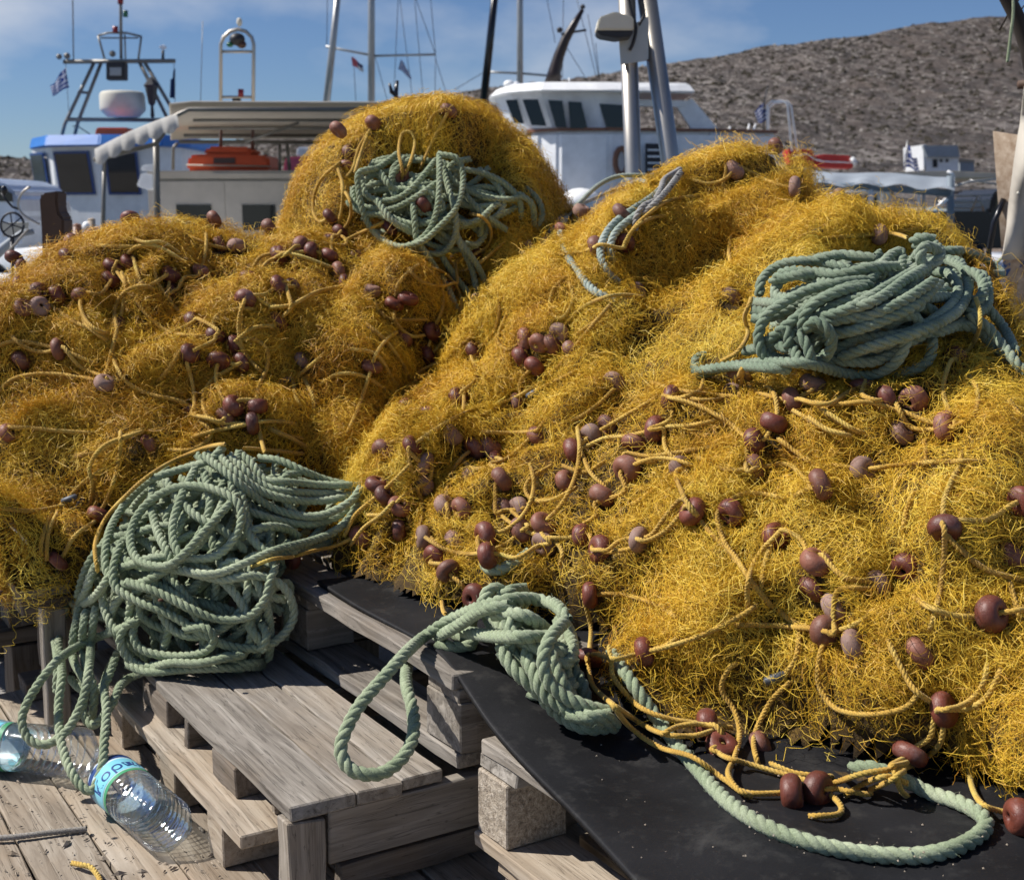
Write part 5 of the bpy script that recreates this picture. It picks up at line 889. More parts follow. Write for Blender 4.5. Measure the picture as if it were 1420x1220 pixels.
def tuft_group(key, tone):
    g = bpy.data.node_groups.new('twine_layer_'+key, 'GeometryNodeTree'); g.interface.new_socket('Geometry', in_out='INPUT', socket_type='NodeSocketGeometry'); g.interface.new_socket('Geometry', in_out='OUTPUT', socket_type='NodeSocketGeometry')
    N = lambda t: g.nodes.new(t); L = g.links.new; gi = N('NodeGroupInput'); go = N('NodeGroupOutput'); na = N('GeometryNodeInputNamedAttribute'); na.data_type = 'FLOAT'; na.inputs['Name'].default_value = 'tuft'
    sep = N('GeometryNodeSeparateGeometry'); sep.domain = 'POINT'; cm = N('FunctionNodeCompare'); cm.data_type = 'FLOAT'; cm.operation = 'GREATER_THAN'; cm.inputs[1].default_value = .5; L(na.outputs['Attribute'], cm.inputs[0]); L(gi.outputs[0], sep.inputs[0]); L(cm.outputs[0], sep.inputs[1])
    iop = N('GeometryNodeInstanceOnPoints'); iop.inputs['Pick Instance'].default_value = True; nr = N('GeometryNodeInputNamedAttribute'); nr.data_type = 'FLOAT_VECTOR'; nr.inputs['Name'].default_value = 'turn'; L(nr.outputs['Attribute'], iop.inputs['Rotation'])
    gti = N('GeometryNodeGeometryToInstance'); jn = N('GeometryNodeJoinGeometry')
    for k in range(6):
        ob = bpy.data.objects.new('twine_tuft', tuft_mesh(k+ord(key), tone)); oi = N('GeometryNodeObjectInfo'); oi.inputs['Object'].default_value = ob; L(oi.outputs['Geometry'], gti.inputs[0])
    L(sep.outputs[0], iop.inputs['Points']); L(gti.outputs[0], iop.inputs['Instance']); L(iop.outputs[0], jn.inputs[0]); L(sep.outputs[1], jn.inputs[0]); L(jn.outputs[0], go.inputs[0]); return g
DEPR = DEP.copy(); LINEMASK = (DEP < DEP1-.0015)
net('R', 20000, seed=1, tone=.60, hw=.00031, n_tuft=1500)
net('L', 9500, seed=2, tone=.48, hw=.00036, n_tuft=1000)
net('D', 5200, seed=3, tone=.55, hw=.00043, n_tuft=900, mixl=((.08, 24, 1.1), (.36, 40, .85), (.56, 66, .65)))
#@@BACK
# ---------------------------------------------------------------- bottles and scraps on the planks
def pet():
    m = MB('clear_plastic'); m.t.nodes.remove(m.b); tr = m.n('BsdfTransparent'); tr.inputs[0].default_value = (.93, .95, .95, 1); gl = m.n('BsdfGlossy'); gl.inputs['Roughness'].default_value = .06; gl.inputs[0].default_value = (1, 1, 1, 1)
    lw = m.n('LayerWeight'); lw.inputs['Blend'].default_value = .32; n = m.noise(m.coords(), 45, 4, .6); b = m.n('Bump'); b.inputs['Distance'].default_value = .0025; b.inputs['Strength'].default_value = .8; m.l(n, b.inputs['Height'])
    m.l(b.outputs[0], gl.inputs['Normal']); m.l(b.outputs[0], lw.inputs['Normal']); mx_ = m.n('MixShader'); mp_ = m.n('MapRange'); mp_.inputs['To Min'].default_value = .05; mp_.inputs['To Max'].default_value = .65
    m.l(lw.outputs['Fresnel'], mp_.inputs['Value']); m.l(mp_.outputs[0], mx_.inputs[0]); m.l(tr.outputs[0], mx_.inputs[1]); m.l(gl.outputs[0], mx_.inputs[2]); m.l(mx_.outputs[0], m.out.inputs[0])
pet()
plain('label_cyan', (.20, .55, .68), .4, 0, .1, 20); plain('label_blue', (.02, .06, .22), .4, 0, .1, 20); plain('label_green', (.06, .30, .14), .4, 0, .1, 20); plain('label_pale', (.55, .68, .75), .4, 0, .1, 20); plain('cap_blue', (.03, .12, .42), .4)
def bottle(label, base, toward, length, rad, crush, roll, text):
    ax = (toward-base).normalized(); e = thing('water_bottle', label, 'bottle', base)
    M = ax.to_track_quat('Z', 'Y').to_matrix().to_4x4() @ Matrix.Rotation(roll, 4, 'Z'); e.matrix_basis = Matrix.Translation(base) @ M; r = random.Random(int(length*1000)+int(crush*10))
    prof = [(.0, .012), (rad*.25, .009), (rad*.45, .004), (rad*.72, 0), (rad*.92, .006), (rad, .018)]
    z = .024
    while z < length*.46:
        prof += [(rad, z), (rad*.995, z+.006), (rad*.945, z+.009), (rad*.995, z+.012)]; z += .0145
    prof += [(rad*.985, length*.48), (rad*.985, length*.76), (rad*.9, length*.80), (rad*.66, length*.87), (rad*.36, length*.925), (.0135, length*.945), (.0135, length*.965), (.0155, length*.967), (.0155, length*.972), (.0125, length*.975), (.0125, length)]
    def build(pr, off, n=44):
        g = Geo(); g.lathe([(max(0, a-off), b) for a, b in pr], n)
        for v in g.v:
            a = math.atan2(v.y, v.x); k = math.exp(-((v.z-length*.5)/(length*.22))**2)*crush
            pet5 = 1+(.05*math.cos(5*a) if v.z < .016 else 0); d = 1-k*(.28*max(0, math.cos(a-1.2))**3+.06*math.sin(3*a+v.z*60)); v.x *= d*pet5; v.y *= d*pet5
        return g
    build(prof, 0).obj('body', 'clear_plastic', e, True)
    for nm, z0, z1, mt, o in (('label_band', .49, .75, 'label_pale', .0006), ('label_stripe', .49, .52, 'label_green', .0010), ('label_stripe', .53, .68, 'label_cyan', .0010), ('label_stripe', .70, .74, 'label_blue', .0010)):
        build([(rad*.985, length*z0), (rad*.985, length*(z0+z1)/2), (rad*.985, length*z1)], -o).obj(nm, mt, e, True)
    if text:
        cu = bpy.data.curves.new('t', 'FONT'); cu.body = text; cu.size = .036; cu.align_x = 'CENTER'; cu.resolution_u = 3; cu.extrude = .0002; to = bpy.data.objects.new('t', cu); C.objects.link(to)
        dg = bpy.context.evaluated_depsgraph_get(); me = bpy.data.meshes.new_from_object(to.evaluated_get(dg)); bpy.data.objects.remove(to)
        for v in me.vertices:
            a = v.co.x/rad; rr = rad*.985+.0013+v.co.z*.5; v.co = (rr*math.cos(a), rr*math.sin(a), length*.555+v.co.y)
        me.materials.clear(); me.materials.append(MATS['label_blue']); u_ = (Vector((0, 0, CAMZ))-base).normalized()+Vector((.15, 0, .35)); M3 = M.to_3x3(); o = bpy.data.objects.new('lettering', me); link(o, e); o.rotation_euler = (0, 0, math.atan2(u_.dot(M3.col[1]), u_.dot(M3.col[0])))
zb = .166
b0, b1 = PZ(236, 1148, zb+.045), PZ(172, 1094, zb+.045)
bottle('clear ribbed water bottle with a blue label, its base turned out beside the low pallet', b0, b1, .30, .044, .12, 2.3, 'Κορπή')
b0, b1 = PZ(122, 1046, zb+.046), PZ(-95, 1018, zb+.046)
bottle('crushed clear water bottle lying behind the hanging rope loops', b0, b1, .305, .046, .55, .8, None)
cord = catmull([PZ(-30, 1163, zb+.006), PZ(20, 1160, zb+.007), PZ(70, 1154, zb+.007), PZ(120, 1149, zb+.006)], .01)
o = rope_obj('cord_end', [cord], .0052, 'grey_cord'); o['label'] = 'short grey braided cord lying on the brown planks'; o['category'] = 'cord'
fr = catmull([PZ(100, 1196, zb+.005), PZ(115, 1199, zb+.009), PZ(126, 1202, zb+.008), PZ(136, 1214, zb+.005), PZ(140, 1224, zb+.005)], .008)
paths = [fr]
o = rope_obj('rope_scrap', paths, .0045, 'yellow_rope'); o['label'] = 'frayed yellow rope scrap on the brown planks'; o['category'] = 'rope'
def debris():
    r = random.Random(4); g = Geo(); 
    for _ in range(260):
        px, py = r.uniform(0, 330), r.uniform(1040, 1215)
        c = PZ(px, py, zb+.0012); s = r.uniform(.0008, .003)*(2.2 if r.random() < .1 else 1); a = r.uniform(0, 3.2); d = Vector((math.cos(a), math.sin(a), 0)); n = Vector((-d.y, d.x, 0))
        g.add([c+d*s*2, c+n*s*.6, c-d*s*2, c-n*s*.6, c+Vector((0, 0, s))], [(0, 1, 4), (1, 2, 4), (2, 3, 4), (3, 0, 4)])
    for _ in range(90):
        px, py = r.uniform(820, 1400), r.uniform(1000, 1215); z = float(PA(np.array([[px, py, float(DEPR[int((py-Y0)/STEP), int((px-X0)/STEP)])]]))[0][2])
        if z > .447: continue
        c = PZ(px, py, z+.001); s = r.uniform(.0008, .002); a = r.uniform(0, 3.2); d = Vector((math.cos(a), math.sin(a), 0)); n = Vector((-d.y, d.x, 0))
        g.add([c+d*s, c+n*s, c-d*s, c-n*s, c+Vector((0, 0, s))], [(0, 1, 4), (1, 2, 4), (2, 3, 4), (3, 0, 4)])
    o = g.obj('crumbs', 'pale_wood'); o['kind'] = 'stuff'; o['label'] = 'scattered wood crumbs on planks and mat'; o['category'] = 'debris'
debris()

# ---------------------------------------------------------------- quay, water, hill
def setting():
    m = MB('concrete'); v = m.coords(); n = m.noise(v, 1.3, 7, .65); n2 = m.noise(v, 60, 4, .7); m.col(m.mix(.3, m.ramp(n, [(.3, (.20, .185, .165)), (.7, (.34, .32, .29))]), m.ramp(n2, [(.3, (.12, .11, .1)), (.7, (.4, .38, .35))]))); m.set(Roughness=.9); m.bump(n2, .003)
    m = MB('sea'); v = m.coords((1, .5, 1)); n = m.noise(v, 1.6, 5, .6); m.set(Base_Color=(.012, .045, .06, 1), Roughness=.08); m.bump(n, .12, .7)
    poly = [(-60, -20), (40, -20), (40, 7.5), (-3.3, 7.5), (-3.3, 19), (-60, 19)]
    g = Geo(); n = len(poly); g.add([(x, y, 0) for x, y in poly]+[(x, y, -1.6) for x, y in poly], [tuple(range(n))]+[((i+1) % n, i, n+i, n+(i+1) % n) for i in range(n)]); g.obj('quay', 'concrete', kind='structure')
    poly = [(5, 19), (60, 17), (60, 75), (-60, 75), (-60, 58), (5, 58)]
    m = MB('earth'); v = m.coords(); nn_ = m.noise(v, .5, 8, .7); m.col(m.ramp(nn_, [(.3, (.09, .06, .04)), (.55, (.19, .14, .10)), (.7, (.28, .23, .18))])); m.set(Roughness=1)
    g = Geo(); g.add([(x, y, -.02) for x, y in poly]+[(x, y, -1.6) for x, y in poly], [tuple(range(n))]+[((i+1) % n, i, n+i, n+(i+1) % n) for i in range(n)]); g.obj('far_quay', 'earth', kind='structure')
    g = Geo(); g.add([(-3000, 7, -.7), (3000, 7, -.7), (3000, 4000, -.7), (-3000, 4000, -.7)], [(0, 1, 2, 3)]); g.obj('water', 'sea', kind='structure')
    # hillside
    m = MB('rocky_scrub'); v = m.coords((1, .07, .9)); a = m.noise(v, .25, 9, .78); b = m.noise(v, .62, 7, .8, .3); c = m.noise(v, .030, 4, .6); d = m.noise(v, .9, 3, .7)
    col = m.ramp(b, [(.42, (.010, .007, .005)), (.485, (.038, .028, .022)), (.53, (.11, .09, .078)), (.60, (.27, .245, .22))])
    col = m.mix(m.ramp(c, [(.4, (0, 0, 0)), (.62, (.75, .75, .75))]), col, m.ramp(a, [(.40, (.016, .011, .008)), (.58, (.10, .075, .06))]))
    col = m.mix(m.ramp(d, [(.60, (0, 0, 0)), (.7, (.6, .6, .6))]), col, (.24, .22, .2))
    m.col(col); m.set(Roughness=1); m.bump(m.mix(.5, b, a), 1.2, .9)
    rp_ = np.array([(-1500, 262), (-700, 250), (-200, 226), (0, 217), (60, 221), (130, 224), (400, 192), (480, 168), (560, 145), (640, 131), (760, 121), (850, 106), (930, 96), (1000, 83), (1060, 71), (1200, 54), (1300, 42), (1420, 28), (1700, 5), (2300, -20), (3000, 40)], float)
    nx, ny = 420, 130; px = np.linspace(-1500, 3000, nx); T = np.linspace(0, 1.25, ny); r = np.random.default_rng(3); V = np.zeros((ny, nx, 3)); rid = np.interp(px, rp_[:, 0], rp_[:, 1]); k = np.ones(9)/9; rid = np.convolve(np.pad(rid, 4, mode='edge'), k, 'valid')
    nzv = blur(r.normal(size=(ny, nx)), 2.2); nzv /= nzv.std(); nzf = r.normal(size=(ny, nx))
    for j, t in enumerate(T):
        tt = min(t, 1); y = 62+(430-62)*t**1.25; row = 287+(rid-287)*tt**1.05; z = 1.15+(290-row)*y/FPX - max(0, t-1)*140
        V[j, :, 0] = (px-CX)*y/FPX; V[j, :, 1] = y; V[j, :, 2] = z + (nzv[j]*.5+nzf[j]*.16)*(.15+.85*tt)*min(1, t*4)
    i = np.arange(nx*ny).reshape(ny, nx); F = np.stack([i[:-1, :-1], i[:-1, 1:], i[1:, 1:], i[1:, :-1]], -1).reshape(-1, 4)
    np_obj('hill', V.reshape(-1, 3), F, 'rocky_scrub', None, False, kind='structure')
    plain('dry_scrub', (.030, .024, .014), 1, 0, .5, .3); plain('hill_rock', (.26, .235, .21), .95, 0, .3, .4)
    oc = np.array([(1, 0, 0), (0, 1, 0), (-1, 0, 0), (0, -1, 0), (0, 0, 1), (0, 0, -.6)], float); of = np.array([(0, 1, 4), (1, 2, 4), (2, 3, 4), (3, 0, 4), (1, 0, 5), (2, 1, 5), (3, 2, 5), (0, 3, 5)])
    for nm, mt, n, lo, hi, cl in (('scrub', 'dry_scrub', 9000, .3, .95, .7), ('rocks', 'hill_rock', 7000, .18, .7, .55)):
        fi = np.interp(r.uniform(-100, 1560, n), px, np.arange(nx)); fj = np.interp(r.uniform(.04, 1.0, n)**.8, T, np.arange(ny)); c = bil(V, fi, fj); sz = (lo+(hi-lo)*r.random(n)**2)*np.clip(c[:, 1]/300, .35, 1.2)
        q = oc[None]*sz[:, None, None]*np.array([1, 1, cl])*r.uniform(.6, 1.4, (n, 6, 3)); a = r.uniform(0, 6.3, n); q = np.stack([q[..., 0]*np.cos(a)[:, None]-q[..., 1]*np.sin(a)[:, None], q[..., 0]*np.sin(a)[:, None]+q[..., 1]*np.cos(a)[:, None], q[..., 2]], -1)+c[:, None]
        o = np_obj(nm, q.reshape(-1, 3), (of[None]+6*np.arange(n)[:, None, None]).reshape(-1, 3), mt, None, False, kind='stuff'); o['label'] = {'scrub': 'low dark scrub bushes dotted over the hillside', 'rocks': 'pale loose rocks scattered over the hillside'}[nm]; o['category'] = nm
setting()

# ---------------------------------------------------------------- boats and harbour things
for nm, c, ro, me_ in (('boat_white', (.78, .79, .80), .3, 0), ('boat_blue', (.03, .17, .52), .4, 0), ('trim_blue', (.018, .06, .22), .4, 0), ('stainless', (.46, .43, .38), .42, 1), ('horn_brown', (.016, .008, .006), .35, 0), ('grey_pipe', (.20, .19, .17), .45, .4), ('dark_metal', (.03, .03, .035), .5, .3), ('raft_orange', (.72, .10, .025), .5, 0), ('cabin_tan', (.46, .42, .36), .55, 0), ('canopy_cloth', (.60, .54, .45), .9, 0), ('white_cloth', (.80, .78, .74), .9, 0), ('cream_plastic', (.60, .57, .48), .8, 0), ('brown_paint', (.055, .018, .012), .25, 0), ('red_paint', (.55, .035, .025), .45, 0), ('tarp_grey', (.36, .40, .44), .6, 0), ('post_blue', (.16, .20, .24), .6, 0), ('lamp_red', (.22, .012, .016), .3, 0), ('lamp_green', (.01, .12, .06), .3, 0), ('black_paint', (.008, .008, .010), .25, 0), ('car_silver', (.50, .57, .68), .25, .3), ('canvas', (.60, .55, .47), .9, 0), ('hull_tan', (.42, .33, .24), .7, 0), ('old_brown', (.085, .045, .025), .7, 0), ('bark', (.035, .026, .02), .9, 0), ('mast_alu', (.40, .40, .39), .4, .6), ('trim_brown', (.20, .085, .045), .5, 0), ('pink_paint', (.5, .10, .16), .5, 0), ('bright_white', (.86, .86, .85), .4, 0)):
    plain(nm, c, ro, me_, .10, 5)
for nm in ('white_cloth', 'canopy_cloth', 'tarp_grey', 'canvas'):
    T_n = MATS[nm].node_tree; pb = T_n.nodes['Principled BSDF']; tl = T_n.nodes.new('ShaderNodeBsdfTranslucent'); mm = T_n.nodes.new('ShaderNodeMixShader'); mm.inputs[0].default_value = .55 if nm == 'white_cloth' else .22
    T_n.links.new(pb.inputs['Base Color'].links[0].from_socket, tl.inputs[0]); T_n.links.new(pb.outputs[0], mm.inputs[1]); T_n.links.new(tl.outputs[0], mm.inputs[2]); T_n.links.new(mm.outputs[0], T_n.nodes['Material Output'].inputs[0])
m = MB('window_glass'); m.set(Base_Color=(.008, .009, .010, 1), Roughness=.05); m.b.inputs['Specular IOR Level'].default_value = .6
m = MB('clear_pane'); m.t.nodes.remove(m.b); tr = m.n('BsdfTransparent'); tr.inputs[0].default_value = (.75, .8, .82, 1); gl = m.n('BsdfGlossy'); gl.inputs['Roughness'].default_value = .03; mx_ = m.n('MixShader'); mx_.inputs[0].default_value = .12; m.l(tr.outputs[0], mx_.inputs[1]); m.l(gl.outputs[0], mx_.inputs[2]); m.l(mx_.outputs[0], m.out.inputs[0])
def flag_mat(name, kind):
    m = MB(name); t = m.n('TexCoord'); s = m.n('SeparateXYZ'); m.l(t.outputs['UV'], s.inputs[0])
    def mth(op, a, b): n = m.n('Math', operation=op); [m.l(v, n.inputs[i]) if not isinstance(v, (int, float)) else setattr(n.inputs[i], 'default_value', v) for i, v in enumerate((a, b))]; return n.outputs[0]
    X, Y = s.outputs[0], s.outputs[1]; W, B = (.75, .75, .77), (.015, .05, .25)
    if kind == 'greek':
        st = mth('GREATER_THAN', mth('MODULO', mth('MULTIPLY', Y, 9), 2), 1); c = m.mix(st, B, W); can = mth('MULTIPLY', mth('LESS_THAN', X, .37), mth('GREATER_THAN', Y, .444))
        cr = mth('MAXIMUM', mth('LESS_THAN', mth('ABSOLUTE', mth('SUBTRACT', X, .185), 0), .035), mth('LESS_THAN', mth('ABSOLUTE', mth('SUBTRACT', Y, .722), 0), .055)); c = m.mix(can, c, m.mix(cr, B, W))
    elif kind == 'blue': c = m.mix(0, (.012, .03, .10), B)
    else: c = m.mix(mth('GREATER_THAN', X, .5), (.55, .12, .14), m.mix(mth('GREATER_THAN', Y, .5), (.6, .6, .6), (.08, .07, .14)))
    m.col(c); m.set(Roughness=.9); tl = m.n('BsdfTranslucent'); m.l(c, tl.inputs[0]); mm = m.n('MixShader'); mm.inputs[0].default_value = .3; m.l(m.b.outputs[0], mm.inputs[1]); m.l(tl.outputs[0], mm.inputs[2]); m.l(mm.outputs[0], m.out.inputs[0])
flag_mat('greek_flag', 'greek'); flag_mat('blue_flag', 'blue'); flag_mat('red_flag', 'red')
class Set:                             # helper: a thing placed at forward distance Y, points given as pixels
    def __init__(s, name, label, cat, px, py, Y, group=None): s.Y = Y; s.e = thing(name, label, cat, PY(px, py, Y), 0, group); s.inv = Matrix.Translation(s.e.location).inverted()
    def add(s, o, parent=None):
        o.parent = parent or s.e
        if parent is None: o.matrix_parent_inverse = s.inv
        return o
    def pt(s, p, dy=0): return PY(p[0], p[1], s.Y+dy+(p[2] if len(p) > 2 else 0))
    def tube(s, name, pts, rpx, mat, dy=0, n=8, smooth=True, cat=False, parent=None):
        P3 = [s.pt(p, dy) for p in pts]
        if cat: P3 = [Vector(q) for q in catmull(P3, (P3[-1]-P3[0]).length/14+.001)]
        rr = [q*s.Y/FPX for q in rpx] if isinstance(rpx, (list, tuple)) else rpx*s.Y/FPX
        return s.add(Geo().tube(P3, rr, n).obj(name, mat, None, smooth), parent)
    def plate(s, name, pts, depth, mat, dy=0, bevel=0, parent=None):      # outline in pixels, pushed back by depth
        a = [s.pt(p, dy) for p in pts]; b = [q+Vector((0, depth, 0)) for q in a]; n = len(a)
        g = Geo(); g.add(a+b, [tuple(range(n)), tuple(range(2*n-1, n-1, -1))]+[((i+1) % n, i, n+i, n+(i+1) % n) for i in range(n)])
        o = g.obj(name, mat, None); bm = bmesh.new(); bm.from_mesh(o.data); bmesh.ops.recalc_face_normals(bm, faces=bm.faces)
        if bevel: bmesh.ops.bevel(bm, geom=list(bm.edges), offset=bevel, segments=2, affect='EDGES')
        bm.to_mesh(o.data); bm.free(); return s.add(o, parent)
    def flag(s, name, corners, mat, dy=0, amp=.03):                        # corners: hoist top, hoist bottom, fly bottom, fly top (pixels)
        A, B, Cc, D = [s.pt(p, dy) for p in corners]; nu, nv = 14, 8; V = []; F = []; UV = []
        for j in range(nv+1):
            for i in range(nu+1):
                u, v = i/nu, 1-j/nv; q = (A.lerp(D, u)).lerp(B.lerp(Cc, u), 1-v); q = q+Vector((0, amp*math.sin(u*8+v*2)*u, amp*.4*math.sin(u*6))); V.append(q); UV.append((u, v))
        for j in range(nv):
            for i in range(nu): a = j*(nu+1)+i; F.append((a, a+nu+1, a+nu+2, a+1))
        o = mesh_obj(name, V, F, mat, None, True); uv = o.data.uv_layers.new()
        for l in o.data.loops: uv.data[l.index].uv = UV[l.vertex_index]
        return s.add(o)
    def ball(s, name, p, rpx, mat, sx=1, sz=1, dy=0, parent=None):
        c = s.pt(p, dy); r = rpx*s.Y/FPX; g = Geo(); g.lathe([(r*math.sin(math.pi*k/8)*sx, -r*math.cos(math.pi*k/8)*sz) for k in range(9)], 14, c); return s.add(g.obj(name, mat, None, True), parent)
def prismY(s, name, plan, z0, z1, mat, top=None, bevel=0):                 # vertical prism from a plan polygon; top polygon may differ
    top = top or plan; n = len(plan); g = Geo(); g.add([(x, y, z0) for x, y in plan]+[(x, y, z1) for x, y in top], [tuple(range(n))[::-1], tuple(range(n, 2*n))]+[(i, (i+1) % n, n+(i+1) % n, n+i) for i in range(n)])
    o = g.obj(name, mat, None); bm = bmesh.new(); bm.from_mesh(o.data); bmesh.ops.recalc_face_normals(bm, faces=bm.faces)
    if bevel: bmesh.ops.bevel(bm, geom=list(bm.edges), offset=bevel, segments=2, affect='EDGES')
    bm.to_mesh(o.data); bm.free(); return s.add(o)
def hull(s, name, cx, cy, L, W, z0, z1, mat, rz=0):                        # boat hull with a pointed bow at +x local
    V = []; F = []; n = 16
    for j, (z, f, sh) in enumerate(((z0-.5, .35, .8), (z0, .8, .93), ((z0+z1)/2, .95, .97), (z1, 1, 1))):
        for i in range(n+1):
            u = i/n; w_ = W/2*f*min(1, (math.sin(math.pi*(.5*min(1, (1-u)*1.7))))**.8 if u > .4 else .8+.2*u/.4); x = (u-.5)*L*sh; sheer = (.25*max(0, u-.5)**2*4)*(j/3)
            V += [(x, w_, z+sheer), (x, -w_, z+sheer)]
    m_ = 2*(n+1)
    for j in range(3):
        for i in range(n):
            for q in (0, 1): a = j*m_+2*i+q; F.append((a, a+2, a+2+m_, a+m_) if q else (a, a+m_, a+2+m_, a+2))
        F.append((j*m_, j*m_+1, (j+1)*m_+1, (j+1)*m_))
    F += [(3*m_+2*i, 3*m_+2*i+1, 3*m_+2*i+3, 3*m_+2*i+2) for i in range(n)]
    c_, s_ = math.cos(rz), math.sin(rz); V = [(cx+x*c_-y*s_, cy+x*s_+y*c_, z) for x, y, z in V]
    o = mesh_obj(name, V, F, mat, None, True); bm = bmesh.new(); bm.from_mesh(o.data); bmesh.ops.recalc_face_normals(bm, faces=bm.faces); bm.to_mesh(o.data); bm.free(); return s.add(o)
def panel(s, name, p0, p1, u0, u1, z0, z1, mat, off=.02, th=.02, lean=0, frame=None, fw=.05, skew=0):
    a = Vector((*p0, 0)); b = Vector((*p1, 0)); t = (b-a); nrm = Vector((t.y, -t.x, 0)).normalized(); q = lambda u, z, o: a+t*u+nrm*(o+lean*(z-z0)/(z1-z0))+Vector((0, 0, z))
    def slab(u0, u1, z0_, z1_, o, m_, nm, par=None):
        g = Geo(); sk = skew; V = [q(u0, z0_, o), q(u1, z0_, o), q(u1+sk, z1_, o), q(u0+sk, z1_, o)]; B = [v-nrm*th for v in V]; g.add(V+B, [(0, 1, 2, 3), (7, 6, 5, 4), (1, 0, 4, 5), (2, 1, 5, 6), (3, 2, 6, 7), (0, 3, 7, 4)])
        ob = g.obj(nm, m_, None); bm = bmesh.new(); bm.from_mesh(ob.data); bmesh.ops.recalc_face_normals(bm, faces=bm.faces); bm.to_mesh(ob.data); bm.free(); return s.add(ob)
    if frame:
        L = t.length; f = slab(u0-fw/L, u1+fw/L, z0-fw, z1+fw, off, frame, name)
        g_ = slab(u0, u1, z0, z1, off+.008, mat, 'pane'); g_.parent = f; g_.matrix_parent_inverse = f.matrix_parent_inverse.inverted() @ s.inv if False else Matrix(); f.matrix_parent_inverse = s.inv; return f
    return slab(u0, u1, z0, z1, off, mat, name)

# blue and white trawler, far left
t = Set('fishing_boat', 'blue roofed white fishing boat with a pipe gantry and radar dome', 'boat', 140, 300, 22)
k = 22/FPX; X = lambda p: (p-CX)*k; Zr = lambda r_: 1.15+(290-r_)*k
hull(t, 'hull', X(300), 23.2, 9.5, 3.2, -.75, .55, 'boat_white', math.pi)
cabp = [(X(52), 22.6), (X(98), 21.9), (X(165), 21.6), (X(235), 21.7), (X(262), 22.2), (X(262), 24.4), (X(52), 24.4)]; capt = [(x-.06+.12*(x-X(98))/2.2*.4, y-.16 if y < 23 else y) for x, y in cabp]
prismY(t, 'cabin', cabp, -.2, Zr(208), 'boat_white', capt)
prismY(t, 'roof', [(X(40), 22.5), (X(92), 21.45), (X(170), 21.2), (X(250), 21.3), (X(275), 22), (X(275), 24.6), (X(40), 24.6)], Zr(208), Zr(193), 'boat_blue', [(X(44), 22.5), (X(93), 21.55), (X(170), 21.3), (X(250), 21.4), (X(272), 22), (X(272), 24.5), (X(44), 24.5)], .02)
for a, b, u0, u1, sk in ((0, 1, .2, .82, -.03), (1, 2, .15, .87, -.05), (2, 3, .14, .66, -.04)): panel(t, 'window', cabp[a], cabp[b], u0, u1, Zr(268), Zr(217), 'window_glass', .15, .02, .06, 'trim_blue', .035, sk)
for pts, r_ in (([(85, 192), (90, 172), (130, 88)], 2.6), ([(103, 190), (108, 170), (140, 88)], 2.6), ([(193, 86), (232, 164)], 2.6), ([(200, 86), (244, 160)], 2.6), ([(88, 86), (243, 85)], 3.0), ([(92, 166), (243, 167)], 2.8), ([(108, 128), (122, 129)], 2), ([(168, 82), (167, -40)], 2.2), ([(136, 50), (145, 82)], 1.5), ([(196, 51), (192, 82)], 1.5), ([(173, 48), (174, 82)], 1.2), ([(136, 50), (150, 46), (175, 46), (196, 51)], 1.5), ([(140, 53), (192, 53)], 1.1), ([(100, -60), (102, 84)], .9), ([(281, 30), (278, 148)], .5), ([(241, 86), (243, 152)], .4), ([(91, 88), (96, 165)], .4), ([(101, 176), (106, 174), (130, 190)], .8)): t.tube('gantry_pipe', pts, r_, 'grey_pipe', .9)
t.plate('lamp_box', [(147, 87), (173, 87), (173, 111), (147, 111)], .2, 'dark_metal', .8, .01); t.plate('lamp_lens', [(152, 94), (168, 94), (168, 105), (152, 105)], .01, 'tarp_grey', .78)
g = Geo(); c = t.pt((170, 145), .7); kk = k; g.lathe([(0, -17*kk), (22*kk, -17*kk), (30*kk, -9*kk), (31*kk, -6*kk), (30.5*kk, 12*kk), (29*kk, 15.5*kk), (26*kk, 17*kk), (0, 18*kk)], 24, c); t.add(g.obj('radar_dome', 'cream_plastic', None, True))
t.ball('siren', (82, 79), 4, 'grey_pipe', dy=.9); t.ball('siren', (93, 78), 4.5, 'grey_pipe', dy=.9); t.tube('red_lamp', [(160, 46), (160, 37)], 4, 'lamp_red', .9); t.tube('red_lamp', [(167, 6), (167, -4)], 4, 'lamp_red', .9); t.tube('green_lamp', [(174, 24), (174, 15)], 3.5, 'lamp_green', .9); t.tube('antenna', [(226, 82), (226, 70)], 2, 'dark_metal', .9); t.ball('antenna_cap', (226, 66), 5, 'boat_white', 1, .6, .9); t.ball('bell', (156, 75), 4.5, 'grey_pipe', dy=.9)
g = Geo(); c = t.pt((210, 127), .6); g.lathe([(1*kk, -36*kk), (3*kk, -34*kk), (2*kk, -20*kk), (5*kk, -16*kk), (9*kk, 6*kk), (11*kk, 8*kk), (5*kk, 15*kk), (1*kk, 19*kk)], 6, c); t.add(g.obj('lantern', 'dark_metal', None))
t.flag('flag', [(91, 95), (96, 122), (72, 133), (70, 119)], 'greek_flag', .9, .04); t.flag('flag', [(243, 95), (243, 140), (234, 133), (237, 110)], 'blue_flag', .9, .05)
t.plate('raft_case', [(131, 190), (133, 177), (176, 177), (178, 190)], .5, 'raft_orange', -.2, .02)
